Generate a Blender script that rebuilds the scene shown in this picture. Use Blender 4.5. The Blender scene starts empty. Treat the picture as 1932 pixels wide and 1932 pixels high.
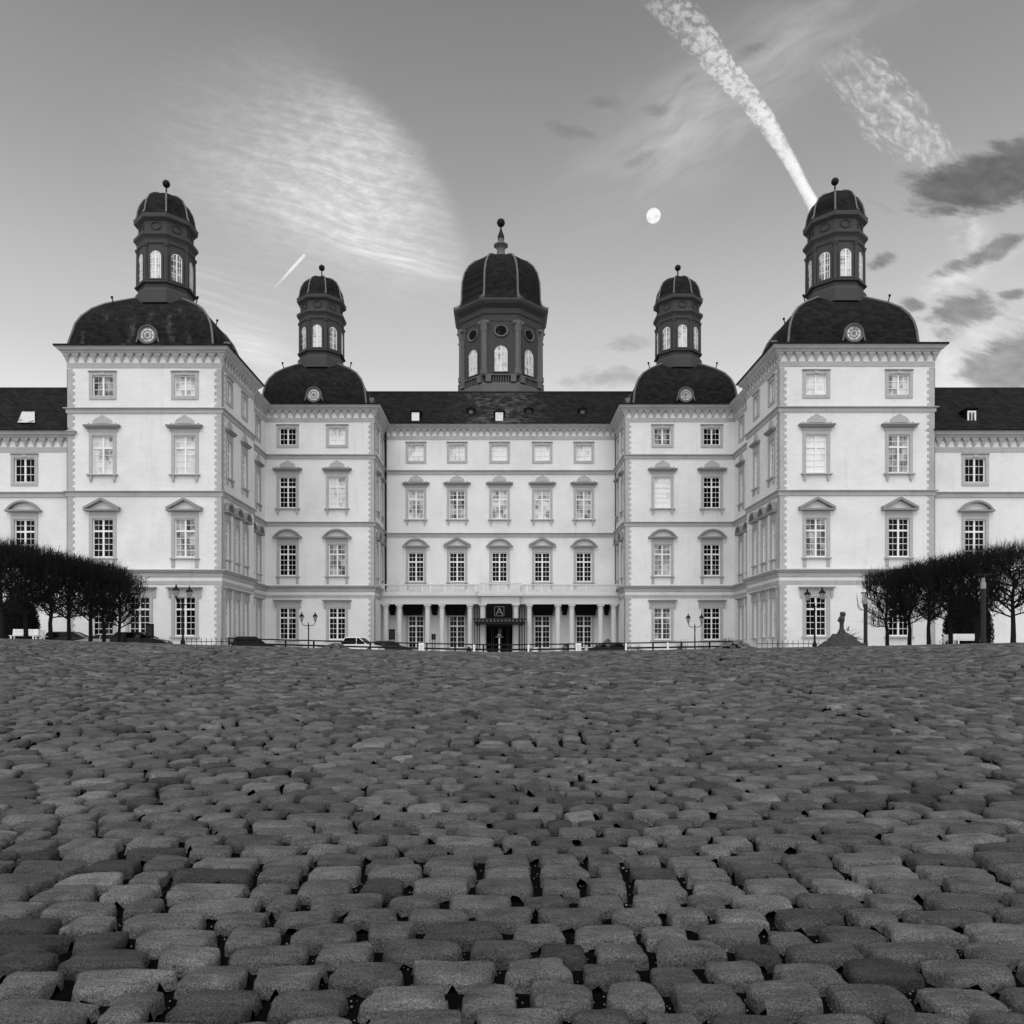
import bpy, math, random
import numpy as np
from mathutils import Vector, Matrix
C = bpy.context.scene.collection
R = math.radians
H = 0.85          # camera height
F = 1500.0        # focal length in units of a 1932 px wide picture

# ------------------------------------------------------------------ camera
cam = bpy.data.objects.new('camera', bpy.data.cameras.new('camera'))
C.objects.link(cam)
cam.location = (0, 0, H)
cam.rotation_euler = (R(90), 0, 0)
cam.data.sensor_width = 36
cam.data.lens = 36 * F / 1932
cam.data.shift_x = (966 - 943) / 1932
cam.data.shift_y = (1235 - 966) / 1932
cam.data.clip_start = 0.1
cam.data.clip_end = 30000
bpy.context.scene.camera = cam
S = bpy.context.scene
S.render.resolution_x = S.render.resolution_y = 1024
S.view_settings.view_transform = 'Standard'
S.view_settings.look = 'None'
S.view_settings.exposure = 0.0
S.view_settings.gamma = 1.0

# ------------------------------------------------------------------ node helper
class Sk:
    def __init__(s, nt, o): s.nt, s.o = nt, o
    def _m(s, op, b=None, c=None):
        n = s.nt.nodes.new('ShaderNodeMath'); n.operation = op
        for i, q in enumerate((s, b, c)):
            if q is None: continue
            if isinstance(q, Sk): s.nt.links.new(q.o, n.inputs[i])
            else: n.inputs[i].default_value = q
        return Sk(s.nt, n.outputs[0])
    def __add__(s, b): return s._m('ADD', b)
    __radd__ = __add__
    def __mul__(s, b): return s._m('MULTIPLY', b)
    __rmul__ = __mul__
    def __sub__(s, b): return s._m('SUBTRACT', b)
    def __rsub__(s, b): return (s * -1.0) + b
    def __truediv__(s, b): return s._m('DIVIDE', b)
    def exp(s): return s._m('EXPONENT')
    def sqrt(s): return s._m('SQRT')
    def pw(s, b): return s._m('POWER', b)
    def mx(s, b): return s._m('MAXIMUM', b)
    def mn(s, b): return s._m('MINIMUM', b)
    def ss(s, a, b):
        n = s.nt.nodes.new('ShaderNodeMapRange'); n.interpolation_type = 'SMOOTHSTEP'
        s.nt.links.new(s.o, n.inputs[0])
        n.inputs[1].default_value, n.inputs[2].default_value = (a, b) if a < b else (b, a)
        n.inputs[3].default_value, n.inputs[4].default_value = (0, 1) if a < b else (1, 0)
        return Sk(s.nt, n.outputs[0])
def comb(nt, a, b, c):
    n = nt.nodes.new('ShaderNodeCombineXYZ')
    for i, q in enumerate((a, b, c)):
        if isinstance(q, Sk): nt.links.new(q.o, n.inputs[i])
        else: n.inputs[i].default_value = q
    return n.outputs[0]
def noise(nt, vec, scale, detail=3, rough=.5, dist=0, color=False):
    n = nt.nodes.new('ShaderNodeTexNoise')
    n.inputs['Scale'].default_value = scale; n.inputs['Detail'].default_value = detail
    n.inputs['Roughness'].default_value = rough; n.inputs['Distortion'].default_value = dist
    if vec is not None: nt.links.new(vec, n.inputs['Vector'])
    return Sk(nt, n.outputs[0])
def sep(nt, vec):
    n = nt.nodes.new('ShaderNodeSeparateXYZ'); nt.links.new(vec, n.inputs[0])
    return [Sk(nt, n.outputs[i]) for i in range(3)]

# ------------------------------------------------------------------ sky
SUN_EL, SUN_AZ = 60, 6      # the sun is low behind the photographer, opposite the full moon
W = bpy.data.worlds.new('World'); S.world = W; W.use_nodes = True
nt = W.node_tree; nt.nodes.clear()
sky = nt.nodes.new('ShaderNodeTexSky'); sky.sky_type = 'NISHITA'; sky.sun_disc = False
sky.sun_elevation = R(SUN_EL); sky.sun_rotation = R(180 + SUN_AZ); sky.air_density = 1.0; sky.dust_density = 1.2
bw = nt.nodes.new('ShaderNodeRGBToBW'); nt.links.new(sky.outputs[0], bw.inputs[0])
base = Sk(nt, bw.outputs[0])
tc = nt.nodes.new('ShaderNodeTexCoord')
dx, dy, dz = sep(nt, tc.outputs['Generated'])
el = dz / (dx * dx + dy * dy).sqrt().mx(.02)      # tangent of elevation
yy = dy.mx(.08)
U = dx / yy * F + 943; V = dz / yy * -F + 1235
ahead = dy.ss(.1, .3)
def ell(cx, cy, rx, ry, a=0, UU=None, VV=None):
    UU = UU or U; VV = VV or V
    c, s_ = math.cos(R(a)), math.sin(R(a))
    du, dv = UU - cx, VV - cy
    p = (du * c + dv * s_) * (1 / rx); q = (dv * c - du * s_) * (1 / ry)
    return ((p * p + q * q) * -1.0).exp()
# gradient of the twilight sky, deeper overhead
grad = el.ss(1.02, 0.0)
base = base * (grad * 1.45 + .53) * ((el - .36).mx(0).mn(.6) * 1.75 + 1.20) * (el.ss(.62, .34) * .20 + 1.0)
# streaked coordinates, warped a little
wv = noise(nt, comb(nt, U * .004, V * .004, 0), 1, 2)
Uw = U + (wv - .5) * 90; Vw = V + (wv - .5) * 70
def streak(a, l, w, det=5, seed=0):
    c, s_ = math.cos(R(a)), math.sin(R(a))
    return noise(nt, comb(nt, (Uw * c + Vw * s_) * (1 / l), (Vw * c - Uw * s_) * (1 / w), seed), 1, det, .6)
rr = ((U - 430) * (U - 430) + (V - 560) * (V - 560)).sqrt() + (noise(nt, comb(nt, U * .02, V * .02, 5), 1, 4) - .5) * 26
sxe = U.ss(540, 740); edge = rr.ss(478, 430) * sxe + rr.ss(600, 230) * (1.0 - sxe)
st1 = streak(14, 190, 13).ss(.38, .72)
st2 = streak(38, 60, 24, 6, 3).ss(.35, .75)
clot = noise(nt, comb(nt, U * .035, V * .06, 9), 1, 6, .65).ss(.4, .7)
body = ell(680, 310, 200, 120, 52) + ell(610, 400, 240, 95, 18) * .7 + ell(480, 240, 260, 150, 35) * .34 + ell(580, 130, 220, 95, 32) * .26
cirrus = body * edge * (st1 * .30 + st2 * .25 + clot * .30 + .38)
low = ell(740, 480, 150, 26, 20) * edge * (st1 * .6 + .25) + ell(470, 655, 95, 34, 22) * (st1 * .7 + .45) + ell(400, 560, 140, 60, 16) * st1 * .35
veil = (ell(1450, 110, 330, 75, -32) + ell(1300, 250, 200, 90, -40)) * (streak(-30, 150, 40, 5, 7).ss(.3, .75) * .5 + .2)
hi = (cirrus * .50 + low * .50 + veil * .30) * ahead
# brighter broken pieces on the right
pc = noise(nt, comb(nt, Uw * .014, Vw * .022, 2), 1, 7, .62)
bright = (ell(1830, 440, 30, 34, -50) * .9 + ell(1800, 525, 65, 25, -28) * .9 + ell(1870, 480, 55, 18, -20) * .55
          + ell(1850, 640, 120, 70, -40) * .5 + ell(1790, 690, 60, 90, 0) * .5) * (pc.ss(.38, .58) * .9 + .05)
# dark cloud banks
dn = (noise(nt, comb(nt, Uw * .010 + Vw * .006, Vw * .024 - Uw * .005, 11), 1, 8, .6, .4) - .5) * 2.2
f1 = noise(nt, comb(nt, Uw * .011 + Vw * .008, Vw * .026 - Uw * .007, 21), 1, 9, .62, .3) - .5
f2 = noise(nt, comb(nt, U * .02, V * .035, 31), 1, 6, .6) - .5
def group(blobs):
    m = None
    for cx, cy, rx, ry, a, w_ in blobs:
        e_ = ell(cx, cy, rx * 1.25, ry * 1.25, a) * w_; m = e_ if m is None else m.mx(e_)
    return m
big_m = group([(1835, 350, 135, 50, -8, 1.15), (1940, 320, 90, 62, 0, 1.1), (1815, 590, 78, 40, -14, .95), (1905, 690, 92, 72, -38, 1.05), (1865, 478, 105, 20, -24, .95), (1915, 553, 40, 15, -10, .9), (1665, 492, 36, 18, -15, .8), (1725, 575, 40, 18, 10, .75)])
sml_m = group([(1150, 712, 95, 27, -4, 1.0), (1180, 648, 76, 22, -5, .9), (1085, 250, 80, 18, 12, .9), (1140, 192, 55, 17, 0, .85), (1240, 206, 40, 20, 0, .95), (1210, 300, 62, 15, -30, .9), (1410, 100, 62, 15, -28, .95), (1310, 140, 60, 16, -20, .8)])
dark = (big_m + f1 * 1.35 - .42).ss(0, .42) * (.58 + f2 * .55 + (ell(1850, 350, 190, 60, -8) * .20)) + (sml_m + f1 * 1.5 - .55).ss(0, .6) * (.34 + f2 * .2)
dark = dark.mx(0).mn(.85) * ahead
lum = base * .115
lum = lum + hi * (1.0 - lum).mx(0.05) 
lum = lum + bright * ahead * (.95 - lum).mx(0) * .6
lum = lum * (1.0 - dark) + dark * .07
bg = nt.nodes.new('ShaderNodeBackground'); bg.inputs['Strength'].default_value = 1.0
nt.links.new(lum.o, bg.inputs['Color'])
ow = nt.nodes.new('ShaderNodeOutputWorld'); nt.links.new(bg.outputs[0], ow.inputs[0])
# sun
sl = bpy.data.lights.new('sun', 'SUN'); sl.energy = 1.68; sl.angle = R(60); sl.color = (1, 1, 1)
so = bpy.data.objects.new('sun', sl); C.objects.link(so); so.rotation_euler = (R(90 - SUN_EL), 0, R(-SUN_AZ))

# ------------------------------------------------------------------ materials (the photograph is black and white)
def mat(name, g, rough=.8, var=.0, vscale=1.0, bump=0, bscale=10, spec=.5, attr=None, metallic=0, stretch=None, coat=0):
    m = bpy.data.materials.new(name); m.use_nodes = True
    t = m.node_tree; b = t.nodes['Principled BSDF']
    b.inputs['Base Color'].default_value = (g, g, g, 1); b.inputs['Roughness'].default_value = rough
    b.inputs['Specular IOR Level'].default_value = spec; b.inputs['Metallic'].default_value = metallic
    b.inputs['Coat Weight'].default_value = coat
    tcn = t.nodes.new('ShaderNodeTexCoord'); vec = tcn.outputs['Object']
    if stretch:
        mp = t.nodes.new('ShaderNodeMapping'); mp.inputs['Scale'].default_value = stretch
        t.links.new(vec, mp.inputs[0]); vec = mp.outputs[0]
    if var or attr:
        v = noise(t, vec, vscale, 6, .6) 
        col = (v - .5) * (2.2 * var) + 1.0
        if attr:
            a = t.nodes.new('ShaderNodeAttribute'); a.attribute_name = attr
            col = col * Sk(t, a.outputs['Fac'])
        col = (col * g).mx(.002)
        t.links.new(col.o, b.inputs['Base Color'])
    if bump:
        n = noise(t, tcn.outputs['Object'], bscale, 6, .6)
        bp = t.nodes.new('ShaderNodeBump'); bp.inputs['Strength'].default_value = bump; bp.inputs['Distance'].default_value = .02
        t.links.new(n.o, bp.inputs['Height']); t.links.new(bp.outputs[0], b.inputs['Normal'])
    return m
M = {}
M['wall'] = mat('pale_render', .74, .9, .14, .35, .4, 5)
def weather(m, amt, brick=True):
    t = m.node_tree; b = t.nodes['Principled BSDF']; old = b.inputs['Base Color'].links[0].from_socket
    tcn = t.nodes.new('ShaderNodeTexCoord'); mp = t.nodes.new('ShaderNodeMapping'); mp.inputs['Scale'].default_value = (2.2, 2.2, .16); t.links.new(tcn.outputs['Object'], mp.inputs[0])
    run = noise(t, mp.outputs[0], 1, 6, .62).ss(.55, .82)
    mp2 = t.nodes.new('ShaderNodeMapping'); mp2.inputs['Scale'].default_value = (.8, .8, 3.4); t.links.new(tcn.outputs['Object'], mp2.inputs[0])
    crs = noise(t, mp2.outputs[0], 1.6, 5, .7); pat = noise(t, tcn.outputs['Object'], .22, 5, .6).ss(.45, .75)
    t.links.new((Sk(t, old) * (1.0 - run * amt) * ((crs - .5) * (amt * 1.5) + 1.0) * (1.0 - pat * (amt * .6))).o, b.inputs['Base Color'])
weather(M['wall'], .16)
M['trim'] = mat('grey_stone_trim', .41, .85, .10, 1.2, .2, 9)
weather(M['trim'], .3)
M['trim2'] = mat('shaded_dirty_moulding', .25, .85, .12, 2, .2, 9)  # trim stone darkened for moulding shade and dirt on the window hoods
M['white'] = mat('white_paint', .82, .5, .04, 2)
M['light'] = mat('pale_stone', .58, .85, .10, 1.0, .2, 8)
M['slate'] = mat('slate', .010, .7, .5, .9, .5, 14, spec=.10)
def worn(name, sc, thr, amp, stretch, centre=None):
    m = mat(name, .01, .7, .5, .9, .5, 14, spec=.1); t = m.node_tree; b = t.nodes['Principled BSDF']
    tcn = t.nodes.new('ShaderNodeTexCoord'); mp = t.nodes.new('ShaderNodeMapping'); mp.inputs['Rotation'].default_value = (0, R(-32), 0) if not centre else (0, 0, 0); mp.inputs['Scale'].default_value = stretch
    t.links.new(tcn.outputs['Object'], mp.inputs[0]); a = noise(t, mp.outputs[0], sc, 6, .65); f = noise(t, tcn.outputs['Object'], 4, 4, .6)
    k = a.ss(thr, thr + .2) * (f * 1.2)
    if centre:
        x, y, z = sep(t, tcn.outputs['Object']); q = (x - centre[0]) * (1 / centre[1]); k = (k + .15 * f) * ((q * q) * -1.0).exp()
    t.links.new((k * amp + .010).o, b.inputs['Base Color']); return m
M['slate_worn'] = worn('worn_slate', .8, .52, .07, (1.4, 1.4, .25))
M['slate_patch'] = worn('patched_slate', .9, .42, .09, (1, 1, .6), (.1, 3.6))
def courses(m):
    t = m.node_tree; b = t.nodes['Principled BSDF']; old = b.inputs['Base Color'].links[0].from_socket
    tcn = t.nodes.new('ShaderNodeTexCoord'); x, y, z = sep(t, tcn.outputs['Object'])
    row = (z * 4.2)._m('FLOOR'); wn = t.nodes.new('ShaderNodeTexWhiteNoise'); t.links.new(comb(t, ((x + y) * 2.6 + row * .37)._m('FLOOR'), row, 0), wn.inputs['Vector'])
    fr = (z * 4.2)._m('FRACT').ss(0, .25)
    t.links.new((Sk(t, old) * (Sk(t, wn.outputs['Value']) * 1.1 + .45) * (fr * .6 + .5)).o, b.inputs['Base Color'])
for k_ in ('slate', 'slate_worn', 'slate_patch'): courses(M[k_])
M['lead'] = mat('lead', .13, .6, .2, 2)
M['drum'] = mat('dark_stone', .045, .8, .22, 1.4, .4, 8)
M['drum2'] = mat('dark_stone_deep', .035, .8, .2, 1.4)
M['drumlight'] = mat('grey_stone', .11, .8, .2, 1.4)
M['gdark'] = mat('dark_glass', .004, .12, spec=.07)
M['gmid'] = mat('grey_curtain_sky_glass', .17, .12, .6, .9, spec=.3, stretch=(2, 2, .8))  # pale glass tones hold painted sky reflections as well as curtains
M['glight'] = mat('bright_curtain_sky_glass', .48, .12, .45, .8, spec=.4, stretch=(1, 1, .9))
M['gwhite'] = mat('white_blind_sky_glass', .66, .2, .12, 1.2, spec=.4)
def pane(m, lo, hi, t0, t1, cell):  # random blotches in the pane colour stand in for reflections
    t = m.node_tree; b = t.nodes['Principled BSDF']; tcn = t.nodes.new('ShaderNodeTexCoord'); oi = t.nodes.new('ShaderNodeObjectInfo')
    x, y, z = sep(t, tcn.outputs['Object']); rnd = Sk(t, oi.outputs['Random'])
    f = noise(t, comb(t, x * 1.1 + rnd * 71.0, y, z * .8 + rnd * 33.0), 1.2, 4, .6)
    wn = t.nodes.new('ShaderNodeTexWhiteNoise'); t.links.new(comb(t, (x * 2.35)._m('FLOOR') + rnd * 50.0, 0, (z * 1.9)._m('FLOOR')), wn.inputs['Vector'])
    v = (f + (Sk(t, wn.outputs['Value']) - .5) * cell + (rnd - .5) * .16).ss(t0, t1)
    t.links.new((v * (hi - lo) + lo).o, b.inputs['Base Color'])
pane(M['gdark'], .003, .16, .60, .85, .12)
pane(M['gmid'], .02, .46, .34, .72, .16)
pane(M['glight'], .10, .66, .22, .58, .18)
pane(M['gwhite'], .45, .80, .25, .55, .10)
M['black'] = mat('black_metal', .008, .55, .2, 3, spec=.15)
M['charcoal'] = mat('charcoal_metal', .022, .6, .2, 3, spec=.15)
M['bark'] = mat('bark', .014, .95, .4, 6, spec=.08)
M['hedge'] = mat('evergreen', .010, .95, .5, 3, spec=.05)
M['tyre'] = mat('rubber', .015, .9)
M['chrome'] = mat('chrome', .5, .25, metallic=.8)
M['carwhite'] = mat('white_car_paint', .75, .3, coat=.6)
M['carblack'] = mat('black_car_paint', .006, .35, coat=.08, spec=.2)
M['cargrey'] = mat('grey_car_paint', .02, .35, coat=.1, spec=.2)
M['carsilver'] = mat('silver_car_paint', .25, .3, coat=.5)
M['cloth'] = mat('dark_fabric_and_shade', .006, .95, .2, 3, spec=.05)
M['court'] = mat('court_bounce', .32, .95, .3, .6, .5, 20)  # paleness raised so the hidden court bounces added fill onto the walls
M['joint'] = mat('joint_sand', .0035, .95, .8, 40, .6, 60, spec=.05)
M['stone'] = mat('cobble_granite', .090, .72, .75, 9, .7, 80, spec=.15, attr='tone')
def speckle(m, g, lo, sc):
    t = m.node_tree; b = t.nodes['Principled BSDF']; old = b.inputs['Base Color'].links[0].from_socket
    tcn = t.nodes.new('ShaderNodeTexCoord'); f = noise(t, tcn.outputs['Object'], sc, 3, .7)
    mp = t.nodes.new('ShaderNodeMapping'); mp.inputs['Scale'].default_value = (6, 34, 20); t.links.new(tcn.outputs['Object'], mp.inputs[0])
    st = noise(t, mp.outputs[0], 1.3, 4, .6)
    sp = noise(t, tcn.outputs['Object'], 330, 2, .5).ss(.66, .76) * 1.6 + 1.0
    t.links.new((Sk(t, old) * sp * ((f - .5) * g + 1.0).mx(lo) * ((st - .5) * 1.3 + 1.0).mx(.4)).o, b.inputs['Base Color'])
speckle(M['stone'], 4.2, .3, 210)
M['stone_heap'] = mat('heap_stone', .055, .9, .9, 14, 1.0, 25, spec=.1)
M['pebble'] = mat('pebble', .16, .6, 2.4, 60)
M['lamp'] = mat('milky_glass', .25, .3)

# ------------------------------------------------------------------ mesh builder
class MB:
    def __init__(s): s.v = []; s.f = []
    def poly(s, pts):
        i = len(s.v); s.v += [tuple(p) for p in pts]; s.f.append(tuple(range(i, i + len(pts))))
    def box(s, x0, x1, y0, y1, z0, z1, tx=0, ty=0):
        i = len(s.v)
        s.v += [(x0, y0, z0), (x1, y0, z0), (x1, y1, z0), (x0, y1, z0),
                (x0 + tx, y0 + ty, z1), (x1 - tx, y0 + ty, z1), (x1 - tx, y1 - ty, z1), (x0 + tx, y1 - ty, z1)]
        for q in ((0, 3, 2, 1), (4, 5, 6, 7), (0, 1, 5, 4), (1, 2, 6, 5), (2, 3, 7, 6), (3, 0, 4, 7)):
            s.f.append(tuple(i + k for k in q))
        return s
    def ext(s, pts, y0, y1):          # polygon in (x,z), counter-clockwise seen from -y, y0 = front
        n = len(pts); i = len(s.v)
        s.v += [(x, y0, z) for x, z in pts] + [(x, y1, z) for x, z in pts]
        s.f.append(tuple(i + k for k in range(n))); s.f.append(tuple(i + n + k for k in reversed(range(n))))
        for k in range(n):
            l = (k + 1) % n; s.f.append((i + k, i + n + k, i + n + l, i + l))
        return s
    def bar(s, p, q, t, y0, y1):      # bar in the (x,z) plane from p to q, thickness t
        d = Vector((q[0] - p[0], q[1] - p[1])); d.normalize(); n = Vector((-d.y, d.x)) * (t / 2)
        s.ext([(p[0] - n.x, p[1] - n.y), (q[0] - n.x, q[1] - n.y), (q[0] + n.x, q[1] + n.y), (p[0] + n.x, p[1] + n.y)], y0, y1)
    def tube(s, p, q, r0, r1, n=6, caps=True):
        p = Vector(p); q = Vector(q); d = (q - p)
        if d.length < 1e-6: return s
        d.normalize(); a = d.orthogonal().normalized(); b = d.cross(a); i = len(s.v)
        for c, r in ((p, r0), (q, r1)):
            for k in range(n):
                t = 2 * math.pi * k / n; s.v.append(tuple(c + a * (r * math.cos(t)) + b * (r * math.sin(t))))
        for k in range(n):
            l = (k + 1) % n; s.f.append((i + k, i + l, i + n + l, i + n + k))
        if caps:
            s.f.append(tuple(i + k for k in reversed(range(n)))); s.f.append(tuple(i + n + k for k in range(n)))
        return s
    def lathe(s, prof, n=8, cx=0, cy=0, rot=22.5, cap=True, sx=1, sy=1):   # prof: (radius, z) bottom to top
        i = len(s.v)
        for r, z in prof:
            for k in range(n):
                t = R(rot) + 2 * math.pi * k / n
                s.v.append((cx + sx * r * math.cos(t), cy + sy * r * math.sin(t), z))
        for j in range(len(prof) - 1):
            for k in range(n):
                l = (k + 1) % n; a = i + j * n
                s.f.append((a + k, a + l, a + n + l, a + n + k))
        if cap:
            s.f.append(tuple(i + k for k in reversed(range(n))))
            a = i + (len(prof) - 1) * n; s.f.append(tuple(a + k for k in range(n)))
        return s
    def rect(s, prof, cx, cy, hx, hy, cap=True, left=None):    # rectangular loft; prof: (inset, z)
        i = len(s.v)
        for o, z in prof:
            ax, ay = max(hx - o, .02), max(hy - o * hy / hx if o > 0 else hy - o, .02)
            al = ax if left is None else max(hx - float(np.interp(o, *left)), .02)
            s.v += [(cx - al, cy - ay, z), (cx + ax, cy - ay, z), (cx + ax, cy + ay, z), (cx - al, cy + ay, z)]
        for j in range(len(prof) - 1):
            a = i + j * 4
            for k in range(4):
                l = (k + 1) % 4; s.f.append((a + k, a + l, a + 4 + l, a + 4 + k))
        if cap: a = i + (len(prof) - 1) * 4; s.f.append((a, a + 1, a + 2, a + 3)); s.f.append((i + 3, i + 2, i + 1, i))
        return s
    def ball(s, c, r, n=12, m=8, sz=1):
        s.lathe([(max(r * math.sin(math.pi * j / m), 1e-3), c[2] - sz * r * math.cos(math.pi * j / m)) for j in range(m + 1)], n, c[0], c[1], 0)
        return s
    def mesh(s, name, m, smooth=False):
        me = bpy.data.meshes.new(name); me.from_pydata(s.v, [], s.f); me.validate(); me.materials.append(m)
        if smooth: me.polygons.foreach_set('use_smooth', [True] * len(me.polygons))
        me.update(); return me
def obj(name, data, m=None, parent=None, loc=(0, 0, 0), rz=0, smooth=False):
    if isinstance(data, MB): data = data.mesh(name, m, smooth)
    o = bpy.data.objects.new(name, data); C.objects.link(o)
    if parent is not None: o.parent = parent
    o.location = loc; o.rotation_euler = (0, 0, rz); return o
def tag(o, label=None, cat=None, group=None, kind=None):
    for k, v in (('label', label), ('category', cat), ('group', group), ('kind', kind)):
        if v: o[k] = v
    return o
def thing(name, label, cat, loc=(0, 0, 0), rz=0, group=None):
    return tag(obj(name, None, loc=loc, rz=rz), label, cat, group)
def copy_tree(o, parent=None, loc=None, rz=None, label=None):
    c = o.copy(); C.objects.link(c)
    if parent is not None: c.parent = parent
    if loc is not None: c.location = loc
    if rz is not None: c.rotation_euler = (0, 0, rz)
    if label: c['label'] = label
    for ch in list(o.children): copy_tree(ch, c)
    return c
def PX(px, D): return (px - 943) / F * D
def smooth(t): t = min(max(t, 0), 1); return t * t * (3 - 2 * t)

# ------------------------------------------------------------------ ground
BUMPS = [(PX(1388, 20.5), 20.5, .40, .20, .35), (PX(634, 20.5), 20.5, .28, .15, .3)]   # x, y, rx, height, ry
def sst(t): t = np.clip(t, 0, 1); return t * t * (3 - 2 * t)
def GH(x, y):
    """forecourt: a paved ramp climbing away from the camera to a brow about 18 m off, then a shallow court that rises to both sides"""
    x = np.asarray(x, float); y = np.asarray(y, float)
    ramp = .0615 * (y - 1.8); ramp = .5 * (ramp + np.sqrt(ramp ** 2 + .0016)) - .01      # rounded foot
    top = .85 + .0027 * y - .0042 * np.maximum(y - 20, 0)
    k = .035; a = np.minimum(ramp, top); b = np.maximum(ramp, top); base = a - k * np.exp(-(b - a) / (2 * k)) * .5     # rounded brow
    A = np.where(x < 0, .030, .0195); yc = np.maximum(y, 3.0)
    side = A * np.minimum(np.abs(x), 45) ** 1.2 * yc ** -.2 * sst((y - 3) / 15)
    z = base + side - .45 * sst((y - 57.5) / 4)
    z = np.maximum(z, -.4)
    for cx, cy, rx, h, ry in BUMPS:
        z = z + h * np.exp(-(((x - cx) / rx) ** 2 + ((y - cy) / ry) ** 2) ** 1.3)
    return z + .010 * np.sin(x * 1.1 + .4 * y) * np.cos(y * .7) * np.clip(1 - y / 60, 0, 1)
def g(x, y): return float(GH(x, y))
# far and court ground sheet
xs = np.concatenate([[-2000, -400, -120], np.arange(-60, -20, 1.0), np.arange(-20, 20.1, .5), np.arange(21, 61, 1.0), [120, 400, 2000]])
ys = np.concatenate([[-300, -60, -12, -3], np.arange(0, 32, .5), np.arange(32, 100, 1.0), [110, 160, 400, 3000]])
XX, YY = np.meshgrid(xs, ys); ZZ = GH(XX, YY)
ZZ = ZZ - np.where(YY < 33.6, .042, .0)
me = bpy.data.meshes.new('ground')
nx, ny = len(xs), len(ys)
fs = [(j * nx + i, j * nx + i + 1, (j + 1) * nx + i + 1, (j + 1) * nx + i) for j in range(ny - 1) for i in range(nx - 1)]
me.from_pydata(np.stack([XX.ravel(), YY.ravel(), ZZ.ravel()], 1).tolist(), [], fs)
me.materials.append(M['court']); me.materials.append(M['joint'])
mi = [1 if ys[j] < 33 and j >= 3 and abs(xs[i]) < 100 else 0 for j in range(ny - 1) for i in range(nx - 1)]
me.polygons.foreach_set('material_index', mi); me.polygons.foreach_set('use_smooth', [True] * len(fs))
tag(obj('ground', me), 'court ground paled to bounce light onto the walls, and sandy joints under the cobbles', kind='structure')

# small paved heap at the right edge of the brow
hx_, hy_ = PX(1588, 20.5), 20.5; n_ = 60; hv, hf = [], []
for j in range(n_ + 1):
    for i in range(n_ + 1):
        x, y = hx_ - .75 + 1.5 * i / n_, hy_ - .6 + 1.2 * j / n_; u_, v_ = (x - hx_) / .42, (y - hy_) / .36
        h_ = .44 * math.exp(-(u_ * u_ + v_ * v_) ** .85) * (1 + .16 * math.sin(x * 23 + y * 9) * math.cos(y * 17)) + .030 * math.sin(x * 47 + 2 * math.sin(y * 19)) * math.cos(y * 53)
        hv.append((x, y, g(x, y) - .03 + h_ - .10 * max(abs(u_) / 1.78, abs(v_) / 1.66) ** 4))
hf = [(j * (n_ + 1) + i, j * (n_ + 1) + i + 1, (j + 1) * (n_ + 1) + i + 1, (j + 1) * (n_ + 1) + i) for j in range(n_) for i in range(n_)]
hm = bpy.data.meshes.new('mound'); hm.from_pydata(hv, [], hf); hm.materials.append(M['stone_heap']); hm.polygons.foreach_set('use_smooth', [True] * len(hf))
tag(obj('mound', hm), 'small dark stony mound rising at the right edge of the cobbled brow', 'mound')

# cobbles: rows of rounded setts, three fields split by two long seams
rng = np.random.default_rng(5)
def seamL(y): return -2.35 - .19 * y
def seamR(y): return 2.55 + .085 * y
def gen_field(inside, ang, seed, bond):
    r = np.random.default_rng(seed); out = []
    ca, sa = math.cos(ang), math.sin(ang); v = -6.0; row = 0; walk = 0.0
    n = int(100 / .2) + 2; col = r.uniform(.165, .275, n); ce = np.cumsum(col) - 50
    while v < 48:
        dep = r.uniform(.122, .158)
        wv_ = lambda u: .035 * np.sin(u * .9 + v * .35) + .02 * np.sin(u * 2.3 + v)
        row += 1; walk += r.normal(0, .018)
        half = .5 if (row % 2 == 0 and r.random() < bond) else 0.0
        ed = ce + walk + half * .2 + r.normal(0, .016, n); w = np.diff(ed); cu = (ed[1:] + ed[:-1]) / 2
        cv = v + dep / 2 + wv_(cu) + r.normal(0, .006, n - 1)
        X = cu * ca - cv * sa; Y = cu * sa + cv * ca
        vis = (np.abs(X) < Y * .70 + 3.5) & (Y > .9) & (Y < 33.5) & inside(X, Y) & (np.abs(X) < 42)
        if vis.any():
            k = vis.sum()
            out.append(np.stack([X[vis], Y[vis], w[vis] / 2, np.full(k, dep / 2), np.full(k, ang)], 1))
        v += dep
    return np.concatenate(out)
fields = [gen_field(lambda X, Y: (X > seamL(Y) + .085) & (X < seamR(Y) - .085), R(.6), 1, .92),
          gen_field(lambda X, Y: X <= seamL(Y) - .085, R(-9), 2, .25),
          gen_field(lambda X, Y: X >= seamR(Y) + .085, R(9), 3, .25)]
for sf, sg in ((seamL, 1), (seamR, -1)):    # a line of setts laid lengthwise along each seam
    yv = 1.0; rows = []
    while yv < 33:
        l = rng.uniform(.17, .24); rows.append((sf(yv), yv + l / 2, l / 2, .065, math.atan2(1, sf(1) - sf(0)))); yv += l
    fields.append(np.array(rows))
ST = np.concatenate(fields)
gap = .009
NS = len(ST)
tone_s = np.clip(rng.normal(1.0, .27, NS), .45, 2.2); tone_s[rng.random(NS) < .05] *= 1.3
tilt = rng.normal(0, .035, (NS, 2)); lift = rng.normal(0, .003, NS); low_ = rng.random(NS) < .03; lift[low_] -= .02
rot_j = rng.normal(0, .035, NS); sz_j = rng.uniform(.90, 1.0, (NS, 2)); shp = rng.normal(0, .085, (NS, 4)); cv_r = rng.uniform(2.0, 7.0, NS)
allV, allF, allT, off = [], [], [], 0
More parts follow.
